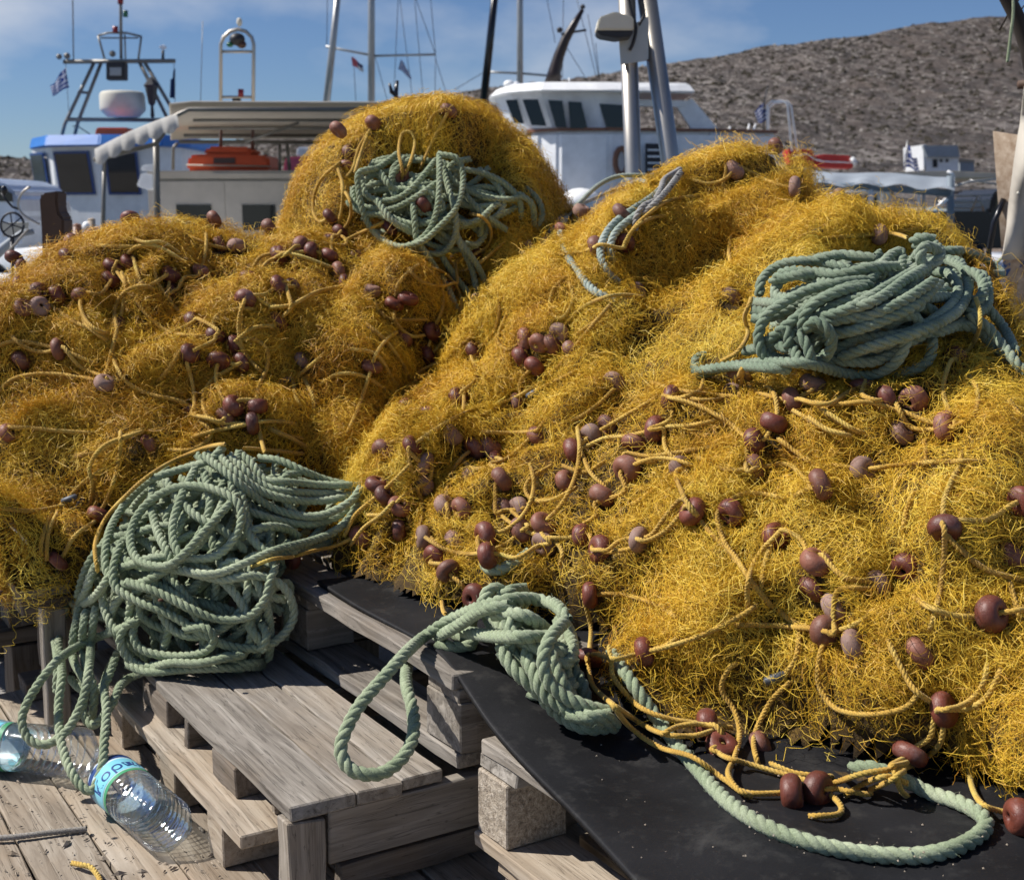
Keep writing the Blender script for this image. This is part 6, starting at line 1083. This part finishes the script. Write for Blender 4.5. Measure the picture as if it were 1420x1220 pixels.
for cx_, sc_ in ((138, 1), ):
    A_ = lambda x, y: (cx_+x*sc_, y)
    t.tube('anchor_emblem', [A_(0, 290), A_(0, 322)], 1.4, 'trim_blue', -.36); t.tube('anchor_emblem', [A_(-8, 293), A_(9, 293)], 1.2, 'trim_blue', -.36); t.tube('anchor_emblem', [A_(-13, 312), A_(-9, 321), A_(0, 325), A_(9, 321), A_(14, 311)], 1.6, 'trim_blue', -.36, cat=True)
    t.tube('anchor_emblem', [A_(math.cos(a)*4, 285+math.sin(a)*5) for a in np.linspace(0, 6.28, 10)], 1.1, 'trim_blue', -.36)
t.plate('dolphin_emblem', [(83, 291), (88, 287), (92, 285), (96, 287), (92, 290), (89, 294), (84, 295)], .02, 'trim_blue', -.16)
# covered caique with the cloth canopy
t = Set('covered_boat', 'tan cabin boat under a cloth canopy with scalloped white edge', 'boat', 300, 300, 15)
hull(t, 'hull', -2.1, 14.6, 7, 2.6, -.75, .5, 'boat_white', .25)
zc = 2.05; g = Geo(); pl = [(-3.9, 1.62), (-3.55, 1.80), (-3.2, 1.97), (-3.0, 2.045), (-2.8, 2.065), (-1.0, 2.06), (-.6, 2.04)]
V = []; ys = [12 + 6*i/8 for i in range(9)]
for nm_, P_, ys in (('canopy', pl[3:], [12+6*i/8 for i in range(9)]),):
    V = []; n = len(P_); q = len(ys); F = []
    for zoff in (0, .018):
        for y in ys: V += [(x*(y/12 if nm_ == 'canopy' else 1), y, z+zoff) for x, z in P_]
    for j in range(q-1):
        for i in range(n-1): a = j*n+i; F += [(a, a+1, a+n+1, a+n), (a+q*n+n, a+q*n+n+1, a+q*n+1, a+q*n)]
    F += [(i+1, i, q*n+i, q*n+i+1) for i in range(n-1)]
    t.add(mesh_obj(nm_, V, F, 'canopy_cloth' if nm_ == 'canopy' else 'white_cloth', None, True))
g = Geo(); vb = [PY(px_, py_, 12.0) for px_, py_ in ((131, 207), (150, 197), (170, 187), (190, 178), (215, 168), (245, 157))]
ed = [Vector(v) for v in catmull(vb, .012)]; n = len(ed); top = [v+Vector((0, 0, .0)) for v in ed]; bot = []; L = 0
for i, v in enumerate(ed):
    L += (v-ed[i-1]).length if i else 0; sc_ = 1+.3*abs(math.sin(L*24)); bot.append(v+Vector((.05*sc_, -.15*sc_, -.125*sc_)))
g.add(top+bot+[v+Vector((0, .012, 0)) for v in top]+[v+Vector((0, .012, 0)) for v in bot], [(i, i+1, n+i+1, n+i) for i in range(n-1)]+[(2*n+i+1, 2*n+i, 3*n+i, 3*n+i+1) for i in range(n-1)]+[(n+i, n+i+1, 3*n+i+1, 3*n+i) for i in range(n-1)]); t.add(g.obj('valance', 'white_cloth', None, True))
for pts, Yd, r_ in (([(130, 222), (165, 213), (216, 200), (245, 160), (262, 152), (520, 152)], 12, 3.2), ([(145, 222), (142, 345)], 12, 3.0), ([(216, 182), (219, 345)], 12.2, 4.5), ([(268, 167), (520, 167)], 13.3, 2.2), ([(262, 178), (540, 178)], 14.6, 2.2), ([(255, 188), (540, 188)], 16, 2.2), ([(248, 197), (540, 198)], 17.6, 2.6), ([(340, 197), (415, 170)], 14.0, 1.8), ([(240, 236), (240, 205), (246, 199)], 15, 2.2), ([(388, 200), (388, 240)], 15, 2), ([(398, 200), (402, 240)], 15, 2.4)):
    P3 = [PY(a, b, Yd) for a, b in pts]; t.add(Geo().tube(P3, r_*Yd/FPX, 8).obj('canopy_pole', 'grey_pipe', None, True))
k = 15/FPX; X = lambda p: (p-CX)*k; Zr = lambda r_: 1.15+(290-r_)*k
prismY(t, 'cabin', [(X(216), 14.9), (X(500), 14.7), (X(540), 15.6), (X(540), 17), (X(216), 17)], -.1, Zr(249), 'cabin_tan', None, .03); prismY(t, 'cabin_roof', [(X(214), 14.85), (X(502), 14.62), (X(545), 15.6), (X(545), 17.1), (X(214), 17.1)], Zr(249), Zr(239), 'cabin_tan', None, .03)
cab0, cab1 = (X(216), 14.9), (X(500), 14.7)
for u0, u1 in ((.14, .31), (.46, .62)): panel(t, 'window', cab0, cab1, u0, u1, Zr(318), Zr(284), 'window_glass', .01, .015, 0, 'cabin_tan', .015)
for u0, u1 in ((.06, .375), (.383, .68)): panel(t, 'door', cab0, cab1, u0, u1, Zr(330), Zr(253), 'cabin_tan', .006, .01)
t.tube('latch', [(316, 272), (330, 272)], 3, 'dark_metal', -.15); t.ball('vent', (376, 259), 2.5, 'black_paint', dy=-.15)
o = t.plate('life_raft', [(258, 237), (261, 216), (275, 214), (372, 216), (375, 237)], .8, 'raft_orange', .2, .03); t.plate('raft_lid', [(280, 215), (288, 203), (345, 204), (352, 215)], .6, 'raft_orange', .3, .03); t.tube('raft_strap', [(258, 229), (320, 230), (375, 231)], 1, 'cabin_tan', .17); t.plate('raft_marking', [(296, 219), (326, 219), (326, 227), (296, 227)], .01, 'brown_paint', .185)
t.plate('white_fender', [(189, 258), (196, 240), (212, 242), (212, 262), (206, 264)], .15, 'bright_white', -.6, .01); t.plate('white_fender', [(194, 236), (198, 229), (213, 227), (213, 239)], .15, 'boat_white', -.4, .01)
for pts, r_ in (([(306, 240), (306, 62), (310, 52), (319, 44), (330, 41), (341, 44), (349, 52), (352, 62), (350, 240)], 2.6), ([(308, 72), (350, 72)], 2), ([(306, 135), (350, 135)], 2)): t.tube('arch', pts, r_, 'stainless', .6)
for p, r_, mt in (((329, 55), 11, 'dark_metal'), ((335, 62), 7, 'brown_paint'), ((319, 62), 5, 'lamp_green')): t.ball('light_cluster', p, r_, mt, 1, .8, .6)
t.ball('lamp_top', (332, 31), 4, 'cream_plastic', 1, 1.5, .6); t.tube('red_lamp', [(334, 135), (334, 124)], 4, 'lamp_red', .6); t.plate('lamp_box', [(322, 136), (333, 136), (333, 147), (322, 147)], .06, 'dark_metal', .6); t.plate('pink_dinghy', [(392, 238), (396, 218), (440, 216), (440, 238)], .4, 'pink_paint', 4, .02); t.plate('white_locker', [(410, 217), (412, 204), (432, 204), (432, 217)], .3, 'boat_white', 4, .02)
# white motor yacht
t = Set('motor_boat', 'large white cabin cruiser with dark windows and curved brown mast', 'boat', 850, 290, 24); k = 24/FPX; X = lambda p: (p-CX)*k; Zr = lambda r_: 1.15+(290-r_)*k
hull(t, 'hull', X(980), 25, 12, 3.6, -.75, .35, 'boat_white', math.pi-.15)
low = [(X(732), 24.2), (X(772), 23.7), (X(840), 23.6), (X(1010), 24.0), (X(1075), 24.4), (X(1075), 26.6), (X(732), 26.6)]
prismY(t, 'deckhouse', low, -.2, Zr(187), 'boat_white', None, .06); prismY(t, 'trim_rail', [(x-.02 if i in (0, 6) else x, y-.03 if i < 5 else y) for i, (x, y) in enumerate(low)], Zr(187)+.002, Zr(183), 'trim_brown')
bas = [(X(706), 24.9), (X(728), 24.25), (X(764), 23.8), (X(826), 23.75)]; tp_ = [(X(686), 24.9), (X(708), 24.15), (X(748), 23.7), (X(816), 23.7)]
prismY(t, 'wheelhouse', bas+[(X(872), 23.9), (X(872), 26.2), (X(706), 26.2)], Zr(183)+.003, Zr(136), 'boat_white', tp_+[(X(872), 23.9), (X(872), 26.2), (X(686), 26.2)])
prismY(t, 'roof', [(X(676), 24.9), (X(700), 23.9), (X(745), 23.4), (X(826), 23.4), (X(955), 23.7), (X(955), 26.4), (X(676), 26.4)], Zr(137), Zr(124), 'bright_white', [(X(690), 24.9), (X(708), 24.1), (X(750), 23.6), (X(826), 23.6), (X(945), 23.8), (X(945), 26.3), (X(690), 26.3)], .03)
def quad_window(p, dy, nm='window', mt='window_glass'): return t.plate(nm, p, .02, mt, dy)
quad_window([(701, 139), (717, 138), (727, 172), (713, 171)], .05); quad_window([(724, 138), (746, 138), (758, 175), (737, 174)], -.32); quad_window([(760, 139), (780, 140), (786, 177), (771, 177)], -.40); quad_window([(788, 141), (806, 142), (815, 179), (791, 178)], -.38); quad_window([(831, 144), (864, 146), (866, 181), (842, 180)], -.26)
for p in ([(872, 140), (884, 140), (888, 184), (872, 184)], [(938, 147), (960, 137), (1000, 184), (962, 184)]): t.plate('roof_post', p, .12, 'boat_white', -.05)
t.plate('roof_side', [(872, 138), (958, 140), (950, 149), (872, 147)], .12, 'boat_white', -.07)
t.tube('rear_fairing', [(985, 184), (1000, 196), (1030, 205)], 6, 'boat_white', 0)
t.tube('life_ring', [(862+math.cos(a)*9, 224+math.sin(a)*18) for a in np.linspace(0, 6.2, 14)], 4, 'trim_brown', -.5); t.plate('louvre_door', [(895, 199), (925, 200), (925, 262), (895, 262)], .03, 'dark_metal', -.42)
for i in range(5): t.plate('slat', [(898, 207+i*9), (922, 207+i*9), (922, 209.5+i*9), (898, 209.5+i*9)], .02, 'boat_white', -.45)
t.tube('mast_horn', [(766, 122), (769, 100), (775, 78), (784, 55), (796, 34), (808, 14)], [13, 9, 7.5, 6.5, 5, 2.5], 'horn_brown', .4, 10, cat=False); t.tube('spreader', [(778, 48), (795, 45), (813, 42)], 1.6, 'dark_metal', .4); t.ball('lamp', (776, 42), 4, 'dark_metal', dy=.4); t.ball('lamp', (808, 10), 3.5, 'dark_metal', dy=.4); t.ball('deck_fitting', (706, 117), 6, 'bright_white', 1.3, .9, .3); t.ball('deck_fitting', (716, 118), 5, 'boat_white', 1.2, .9, .3); t.tube('horn', [(798, 127), (806, 124)], 3.5, 'dark_metal', 0); t.tube('aerial', [(790, 124), (789, 108)], .8, 'boat_white')
t.ball('bow_bulge', (805, 282), 22, 'bright_white', 1.3, .9, -.9)
# sailing yachts behind
def yacht(label, px, mast, Y, extra, spr, stays, flags):
    t = Set('sailing_yacht', label, 'sailboat', px, 292, Y); k = Y/FPX
    hull(t, 'hull', (px-CX)*k, Y+.5, 11, 3.2, -.8, .45, 'boat_white', .1); t.tube('mast', [(px, 288), (px, -260)], mast, 'mast_alu', 0, 10)
    for pts, r_, mt in extra: t.tube('furled_sail', pts, r_, mt, -.6, 8)
    for p in spr: t.tube('spreader', p, 1.6, 'mast_alu')
    for p in stays: t.tube('stay', p, .45, 'dark_metal', 0, 5)
    for c, mt in flags: t.flag('flag', c, mt, -.1, .06)
yacht('sailing mast with tilted furled sail and two small flags behind the dome net', 515, 4.6, 42, [([(449, 180), (474, -60)], [5, 4], 'mast_alu')], [[(452, 65), (515, 77)], [(515, 78), (604, 76)]], [[(453, 65), (455, -60)], [(604, 76), (592, -60)], [(604, 76), (603, 150)], [(552, -20), (575, 160)], [(515, 60), (540, 150)], [(552, 0), (546, 140)], [(575, 0), (588, 150)], [(490, 80), (494, 150)], [(604, 76), (570, -20)], [(604, 82), (622, 140)]], [([(487, 79), (489, 92), (504, 100), (503, 90)], 'red_flag'), ([(556, 83), (552, 96), (571, 110), (567, 99)], 'greek_flag')])
yacht('bare alloy sailing mast beside a dark furled sail, left of the white cruiser', 721, 4.2, 40, [([(668, 165), (692, -60)], [5.5, 4.5], 'black_paint')], [[(672, 100), (721, 102)], [(721, 102), (780, 107)]], [[(780, 107), (781, 20)], [(780, 107), (782, -60)], [(675, 98), (630, 125)], [(755, -20), (770, 60)], [(800, 0), (830, 120)], [(782, 60), (818, 118)], [(815, 20), (832, 118)], [(826, 60), (832, 118)]], [])
t = Set('bollard_horn', 'black two pronged mooring horn rising behind the dome net', 'mooring horn', 545, 290, 9); t.tube('stem', [(549, 290), (549, 130), (551, 112)], [4, 3.2, 2], 'black_paint'); t.tube('prong', [(549, 132), (543, 128), (540, 116)], [3, 3, 1.5], 'black_paint'); t.tube('foot', [(549, 400), (549, 288)], 4.5, 'black_paint')
# steel frame with lamp just behind the near net
t = Set('steel_frame', 'two leaning stainless pipes joined by a plate, lamp box on the left', 'steel frame', 900, 480, 6)
gz = PY(886, 700, 6)
for a, b, r_ in (((867, -60), (882, 330), 11.5), ((889, -60), (945, 330), 13)):
    A0, B0 = t.pt(a), t.pt(b); d = (B0-A0); B1 = A0+d*((A0.z-.0)/(A0.z-B0.z)); t.add(Geo().tube([A0, B1], r_*6/FPX, 20).obj('pipe', 'stainless', None, True))
t.plate('plate', [(857, 38), (888, 30), (900, 22), (899, 84), (861, 90)], .012, 'mast_alu', -.04); 
o = t.plate('lamp_box', [(827, 42), (831, 24), (853, 16), (879, 24), (879, 42)], .16, 'cream_plastic', -.18, .006); t.plate('lamp_base', [(827, 42.5), (879, 42.5), (876, 50), (855, 53), (832, 49)], .15, 'dark_metal', -.17, .004)
t.tube('cable', [(873, 70), (878, 60), (882, 40), (876, 20), (872, 0), (868, -30)], 2.2, 'dark_metal', -.06, 8, cat=True); t.tube('cable', [(886, 35), (893, 20), (890, 0), (884, -30)], 2, 'dark_metal', -.07, 8, cat=True); t.ball('bolt', (899, 84), 1.5, 'rust', dy=-.05)
# right-hand background
t = Set('open_boat', 'boat with white tube arch, flag and red seats beyond the near net crest', 'boat', 1080, 290, 30); k = 30/FPX; hull(t, 'hull', (1120-CX)*k, 30.5, 7, 2.4, -.75, .9, 'boat_white', .1)
for pts in ([(1065, 205), (1064, 146), (1070, 141), (1085, 140), (1092, 145), (1098, 210)], [(1066, 205), (1066, 150), (1074, 143), (1092, 141), (1097, 147), (1106, 210)], [(1048, 172), (1038, 200)], [(1035, 195), (1039, 172)], [(1051, 186), (1049, 205)], [(998, 205), (1013, 176)], [(977, 205), (978, 172)]): t.tube('arch_tube', pts, 1.3, 'bright_white')
t.flag('flag', [(1059, 143), (1066, 167), (1052, 170), (1046, 155)], 'greek_flag', 0, .05); t.tube('flagstaff', [(1058, 205), (1060, 140), (1065, 118)], 1, 'dark_metal'); t.plate('red_seat', [(1092, 207), (1128, 207), (1130, 230), (1096, 228)], .6, 'red_paint', 0, .03); t.plate('red_seat', [(1132, 217), (1141, 214), (1180, 216), (1184, 234), (1134, 232)], .6, 'red_paint', 0, .03); t.tube('grab_rail', [(1100, 216), (1120, 214), (1130, 221), (1140, 224), (1182, 226)], .8, 'bright_white', -.1); t.tube('white_fender', [(1181, 219), (1187, 228)], 3, 'bright_white', -.1); t.plate('console', [(975, 207), (980, 203), (1020, 202), (1025, 212), (975, 214)], .6, 'boat_white', -.5, .02)
t = Set('awning_boat', 'boat with sagging grey tarpaulin awning on blue grey posts', 'boat', 1240, 300, 13); k = 13/FPX
g = Geo(); nu, nv = 26, 10; V = []
for j in range(nv+1):
    for i in range(nu+1):
        u, v = i/nu, j/nv; px_ = 1128+u*196; py_ = 237+u*8+v*v*17+2.5*math.sin(u*23+v*3)*v+1.5*math.sin(u*9); V.append(PY(px_, py_, 13+1.1*(1-v)+.06*math.sin(u*31)*v))
F = [(j*(nu+1)+i, j*(nu+1)+i+1, (j+1)*(nu+1)+i+1, (j+1)*(nu+1)+i) for j in range(nv) for i in range(nu)]; t.add(mesh_obj('awning', V, F, 'tarp_grey', None, True))
for p, r_, mt in (([(1318, 244), (1318, 345)], 5.2, 'post_blue'), ([(1274, 262), (1274, 330)], 1.4, 'bright_white'), ([(1281, 262), (1281, 330)], 2, 'tarp_grey'), ([(1140, 244), (1145, 330)], 3, 'post_blue'), ([(1222, 258), (1222, 330)], 2.5, 'bright_white'), ([(1208, 258), (1206, 330)], 4, 'boat_white')): t.tube('awning_post', p, r_, mt, .1)
t.tube('awning_beam', [(1130, 257), (1200, 259), (1318, 268)], 5, 'post_blue', .1); t.plate('strut', [(1298, 288), (1312, 275), (1316, 277), (1301, 291)], .05, 'bright_white', -.1); hull(t, 'hull', (1230-CX)*k, 14, 3.6, 1.8, -.7, .45, 'boat_white', 0); t.plate('cabin', [(1160, 268), (1235, 262), (1240, 330), (1160, 330)], .8, 'boat_white', .6, .03); t.plate('window', [(1172, 272), (1195, 270), (1197, 300), (1174, 300)], .02, 'window_glass', .56); t.plate('window', [(1200, 270), (1216, 269), (1217, 300), (1202, 300)], .02, 'window_glass', .56); t.flag('flag', [(1256, 202), (1253, 235), (1279, 237), (1270, 218)], 'greek_flag', 6, .1); t.tube('flagstaff', [(1258, 195), (1254, 245)], 1.2, 'mast_alu', 6)
t = Set('boat_canopy', 'long dark flat canopy on poles behind the grey awning', 'canopy', 1340, 292, 17); t.plate('roof', [(1180, 240), (1325, 237), (1412, 242), (1412, 247), (1325, 247), (1180, 245)], 2.4, 'canopy_cloth', 0, .01); t.tube('bent_pipe', [(1314, 238), (1320, 241), (1323, 248)], 2.2, 'bright_white', -.2); t.tube('edge_pipe', [(1325, 258), (1345, 252), (1410, 246)], 1.5, 'mast_alu', -.2); t.tube('edge_pipe', [(1345, 250), (1400, 258)], 1.2, 'mast_alu', -.1)
for px_ in (1190, 1300, 1405): t.tube('pole', [(px_, 244), (px_, 372)], 1.6, 'mast_alu', .3)
t = Set('white_house', 'small white flat roofed house at the foot of the hill', 'house', 1305, 236, 78); k = 78/FPX; X = lambda p: (p-CX)*k; Zr = lambda r_: 1.15+(290-r_)*k
t.plate('wall', [(1284, 217), (1329, 217), (1329, 242), (1284, 242)], 4, 'boat_white', 0); t.plate('roof', [(1280, 202), (1328, 202), (1331, 218), (1286, 218)], .3, 'tarp_grey', -.3); t.plate('parapet', [(1280, 201), (1284, 201), (1286, 220), (1281, 236)], 3.9, 'boat_white', -.05); t.plate('door', [(1294, 221), (1300, 221), (1300, 232), (1294, 232)], .1, 'dark_metal', -.08)
for px_ in (1304, 1312): t.plate('window', [(px_, 221), (px_+3, 221), (px_+3, 225), (px_, 225)], .1, 'dark_metal', -.08)
t = Set('low_shed', 'low pale shed beside the small white house', 'shed', 1340, 238, 80); t.plate('wall', [(1331, 224), (1351, 224), (1351, 242), (1331, 242)], 3, 'tarp_grey'); t.plate('roof', [(1328, 219), (1352, 222), (1352, 225), (1330, 224)], 3.2, 'hull_tan', -.1)
# dark pickup on the far quay
t = Set('pickup_truck', 'black pickup truck with chrome roll bars on the far quay', 'pickup', 1350, 310, 20); k = 20/FPX
t.plate('body', [(1296, 293), (1372, 293), (1376, 272), (1384, 262), (1440, 262), (1452, 290), (1500, 294), (1505, 345), (1296, 345)], 1.7, 'black_paint', 0, .04); t.plate('window', [(1382, 274), (1388, 265), (1436, 265), (1444, 288), (1380, 288)], .02, 'window_glass', -.03)
for pts in ([(1347, 293), (1355, 272), (1359, 272), (1364, 293)], [(1300, 272), (1355, 271)], [(1298, 288), (1360, 288)], [(1300, 280), (1358, 280)]): t.tube('roll_bar', pts, 1.4, 'stainless', -.02)
for px_ in (1330, 1468):
    w_ = Geo().lathe([(.12, -.1), (.3, -.11), (.36, -.06), (.36, .06), (.3, .11), (.12, .1)], 20, M=Matrix.Translation(Vector(((px_-CX)*k, 20.05, .36))) @ Matrix.Rotation(math.pi/2, 4, 'X')).obj('wheel', 'black_paint', None, True); t.add(w_)
t.plate('tail_light', [(1291, 296), (1297, 296), (1297, 306), (1291, 306)], .1, 'lamp_red', -.02)
# worn hull and canvas at the right edge
t = Set('beached_hull', 'worn tan boat bow with flaking blue paint at the right edge', 'boat', 1420, 440, 4.6)
m = MB('flaking_paint'); n1 = m.noise(m.coords(), 7, 5, .65, .4); n2 = m.noise(m.coords(), 40, 4, .7); m.col(m.mix(m.ramp(n1, [(.60, (0, 0, 0)), (.62, (1, 1, 1))]), m.ramp(n2, [(.3, (.26, .17, .10)), (.7, (.50, .40, .30))]), (.018, .06, .19))); m.set(Roughness=.7)
bw = PY(1370, 300, 4.6); hull(t, 'hull', bw.x+2.05*.96, bw.y+2.05*.28, 4.1, 1.7, .55, 1.16, 'flaking_paint', math.pi+.283)
t.tube('stem_band', [(1392, 276), (1378, 310), (1371, 350), (1372, 400), (1380, 460)], 4, 'black_paint', 0, 8); t.tube('rail', [(1340, 448), (1440, 452)], 4.5, 'stainless', -.6)
for dx in (.9, 2.6): g = Geo(); g.box((bw.x+dx-.08, bw.y+dx*.28-.4, 0), (bw.x+dx+.08, bw.y+dx*.28+.4, .16)); t.add(g.obj('chock', 'old_brown', None))
t = Set('canvas_sheet', 'pale beige canvas sheet hanging at the right edge over the worn hull', 'canvas', 1440, 360, 4.0); V = []
for j in range(19):
    for i in range(13):
        v, u = j/18, i/12; xl = 1420-(27*v+4*v*v) if v < 1 else 1388; V.append(PY(xl+u*(150-(xl-1390)), 120+v*240-(u*6*v), 4.0+.05*math.sin(u*14+v*5)+.03*math.sin(v*11)))
F = [(j*13+i, j*13+i+1, j*13+14+i, j*13+13+i) for j in range(18) for i in range(12)]; o = mesh_obj('sheet', V, F, 'canvas', None, True); sm_ = o.modifiers.new('solid', 'SOLIDIFY'); sm_.thickness = .004; t.add(o)
t.tube('lashing', [(1391, 356), (1384, 363), (1376, 368)], 2, 'green_rope', -.02); t.ball('eyelet', (1412, 268), 2.2, 'cream_plastic', dy=-.03); t.tube('pole', [(1536, 900), (1536, 110)], 9, 'old_brown', .06); t.tube('boom', [(1412, 118), (1545, 112)], 6, 'old_brown', .06)
t = Set('tree_branch', 'dark bare branch with a green string hanging in the top right corner', 'branch', 1420, 60, 3.4); t.tube('bough', [(1440, 150), (1424, 70), (1412, 28), (1394, -8), (1360, -60), (1330, -130)], [9, 9, 10, 10, 11, 12], 'bark', 0, 10); t.tube('twig', [(1386, 42), (1398, 20), (1418, -8)], 1.3, 'bark', .05); t.tube('twig', [(1420, 8), (1412, 20)], 1, 'bark', .03); o = t.add(rope_obj('hanging_string', [catmull([t.pt(p, -.03) for p in ((1405, -12), (1405, 20), (1402, 45), (1399, 70), (1397, 86))], .01)], .0042, 'green_rope'))
# left edge
t = Set('parked_car', 'silver blue hatchback parked on the quay behind the brown post', 'car', -60, 330, 14); t.plate('body', [(28, 345), (28, 300), (25, 285), (22, 270), (14, 260), (-4, 250), (-30, 246), (-70, 245), (-140, 250), (-190, 282), (-300, 296), (-310, 345)], 1.7, 'car_silver', 0, .05); t.plate('window', [(18, 280), (16, 269), (2, 258), (-30, 253), (-70, 252), (-72, 278)], .02, 'window_glass', -.03); t.plate('window', [(-78, 278), (-76, 253), (-130, 256), (-165, 280)], .02, 'window_glass', -.03)
for px_ in (-20, -250):
    w_ = Geo().lathe([(.1, -.1), (.26, -.11), (.32, -.06), (.32, .06), (.26, .11), (.1, .1)], 20, M=Matrix.Translation(Vector(((px_-CX)*14/FPX, 14.0, .32))) @ Matrix.Rotation(math.pi/2, 4, 'X')).obj('wheel', 'black_paint', None, True); t.add(w_)
t = Set('stem_post', 'dark brown wooden boat stem post with a notch beside the parked car', 'post', 72, 340, 5.5); t.plate('post', [(54, 274), (58, 268), (80, 265), (79, 283), (82, 297), (88, 303), (88, 318), (86, 420), (60, 420), (57, 320)], .12, 'old_brown', 0, .008); t.plate('foot', [(58, 420), (88, 420), (90, 680), (56, 680)], .14, 'old_brown', .0)
t = Set('hoop_winch', 'thin metal hoops and wheel of a line hauler behind the left net', 'winch', 20, 340, 6.2)
t.tube('hoop', [(42, 259), (33, 265), (27, 274), (25, 285), (29, 294), (38, 302), (55, 311)], 1.5, 'stainless', 0, 8, cat=True); t.tube('wheel_rim', [(17+math.cos(a)*16, 312+math.sin(a)*17) for a in np.linspace(0, 6.2, 20)], 1.6, 'dark_metal'); t.tube('arm', [(2, 268), (8, 277), (17, 287), (26, 290)], 1.6, 'dark_metal'); t.ball('grip', (6, 264), 5, 'black_paint', .9, 1.3)
for a in (.3, 1.4, 2.5): t.tube('spoke', [(17+math.cos(a)*15, 312+math.sin(a)*16), (17-math.cos(a)*15, 312-math.sin(a)*16)], .9, 'dark_metal')
t.tube('gunwale', [(-40, 385), (0, 348), (18, 333), (32, 323), (46, 321)], [7, 7, 6, 5, 4], 'tarp_grey', .1, 10, cat=False); t.tube('bow_rope', [(10, 350), (22, 338), (30, 328), (40, 318)], 1.6, 'grey_cord', -.1); t.plate('bin', [(2, 309), (20, 309), (18, 328), (4, 328)], .2, 'cream_plastic', .4); t.tube('stand', [(17, 330), (17, 620)], 3, 'dark_metal')
for px_, py_, mt in ((127, 305, 'hull_tan'), (92, 303, 'grey_pipe'), (107, 313, 'trim_brown'), (121, 309, 'bright_white')):
    t = Set('mooring_post', {127: 'short tan wooden mooring post in front of the blue roofed boat', 92: 'thin grey mooring post in front of the blue roofed boat', 107: 'low brown mooring bollard in front of the blue roofed boat', 121: 'white round buoy in front of the blue roofed boat'}[px_], 'post' if px_ != 121 else 'buoy', px_, 330, 8); 
    if px_ == 121: t.ball('ball', (121, 314), 7, mt, 1, 1); t.tube('mount', [(121, 320), (121, 490)], 2.5, 'grey_pipe')
    else: t.tube('shaft', [(px_, 480), (px_, py_)], 5 if px_ == 127 else (2.4 if px_ == 92 else 6), mt, 0, 10); t.ball('head', (px_, py_), 5.2 if px_ == 127 else (2.8 if px_ == 92 else 6.2), mt, 1, .5)
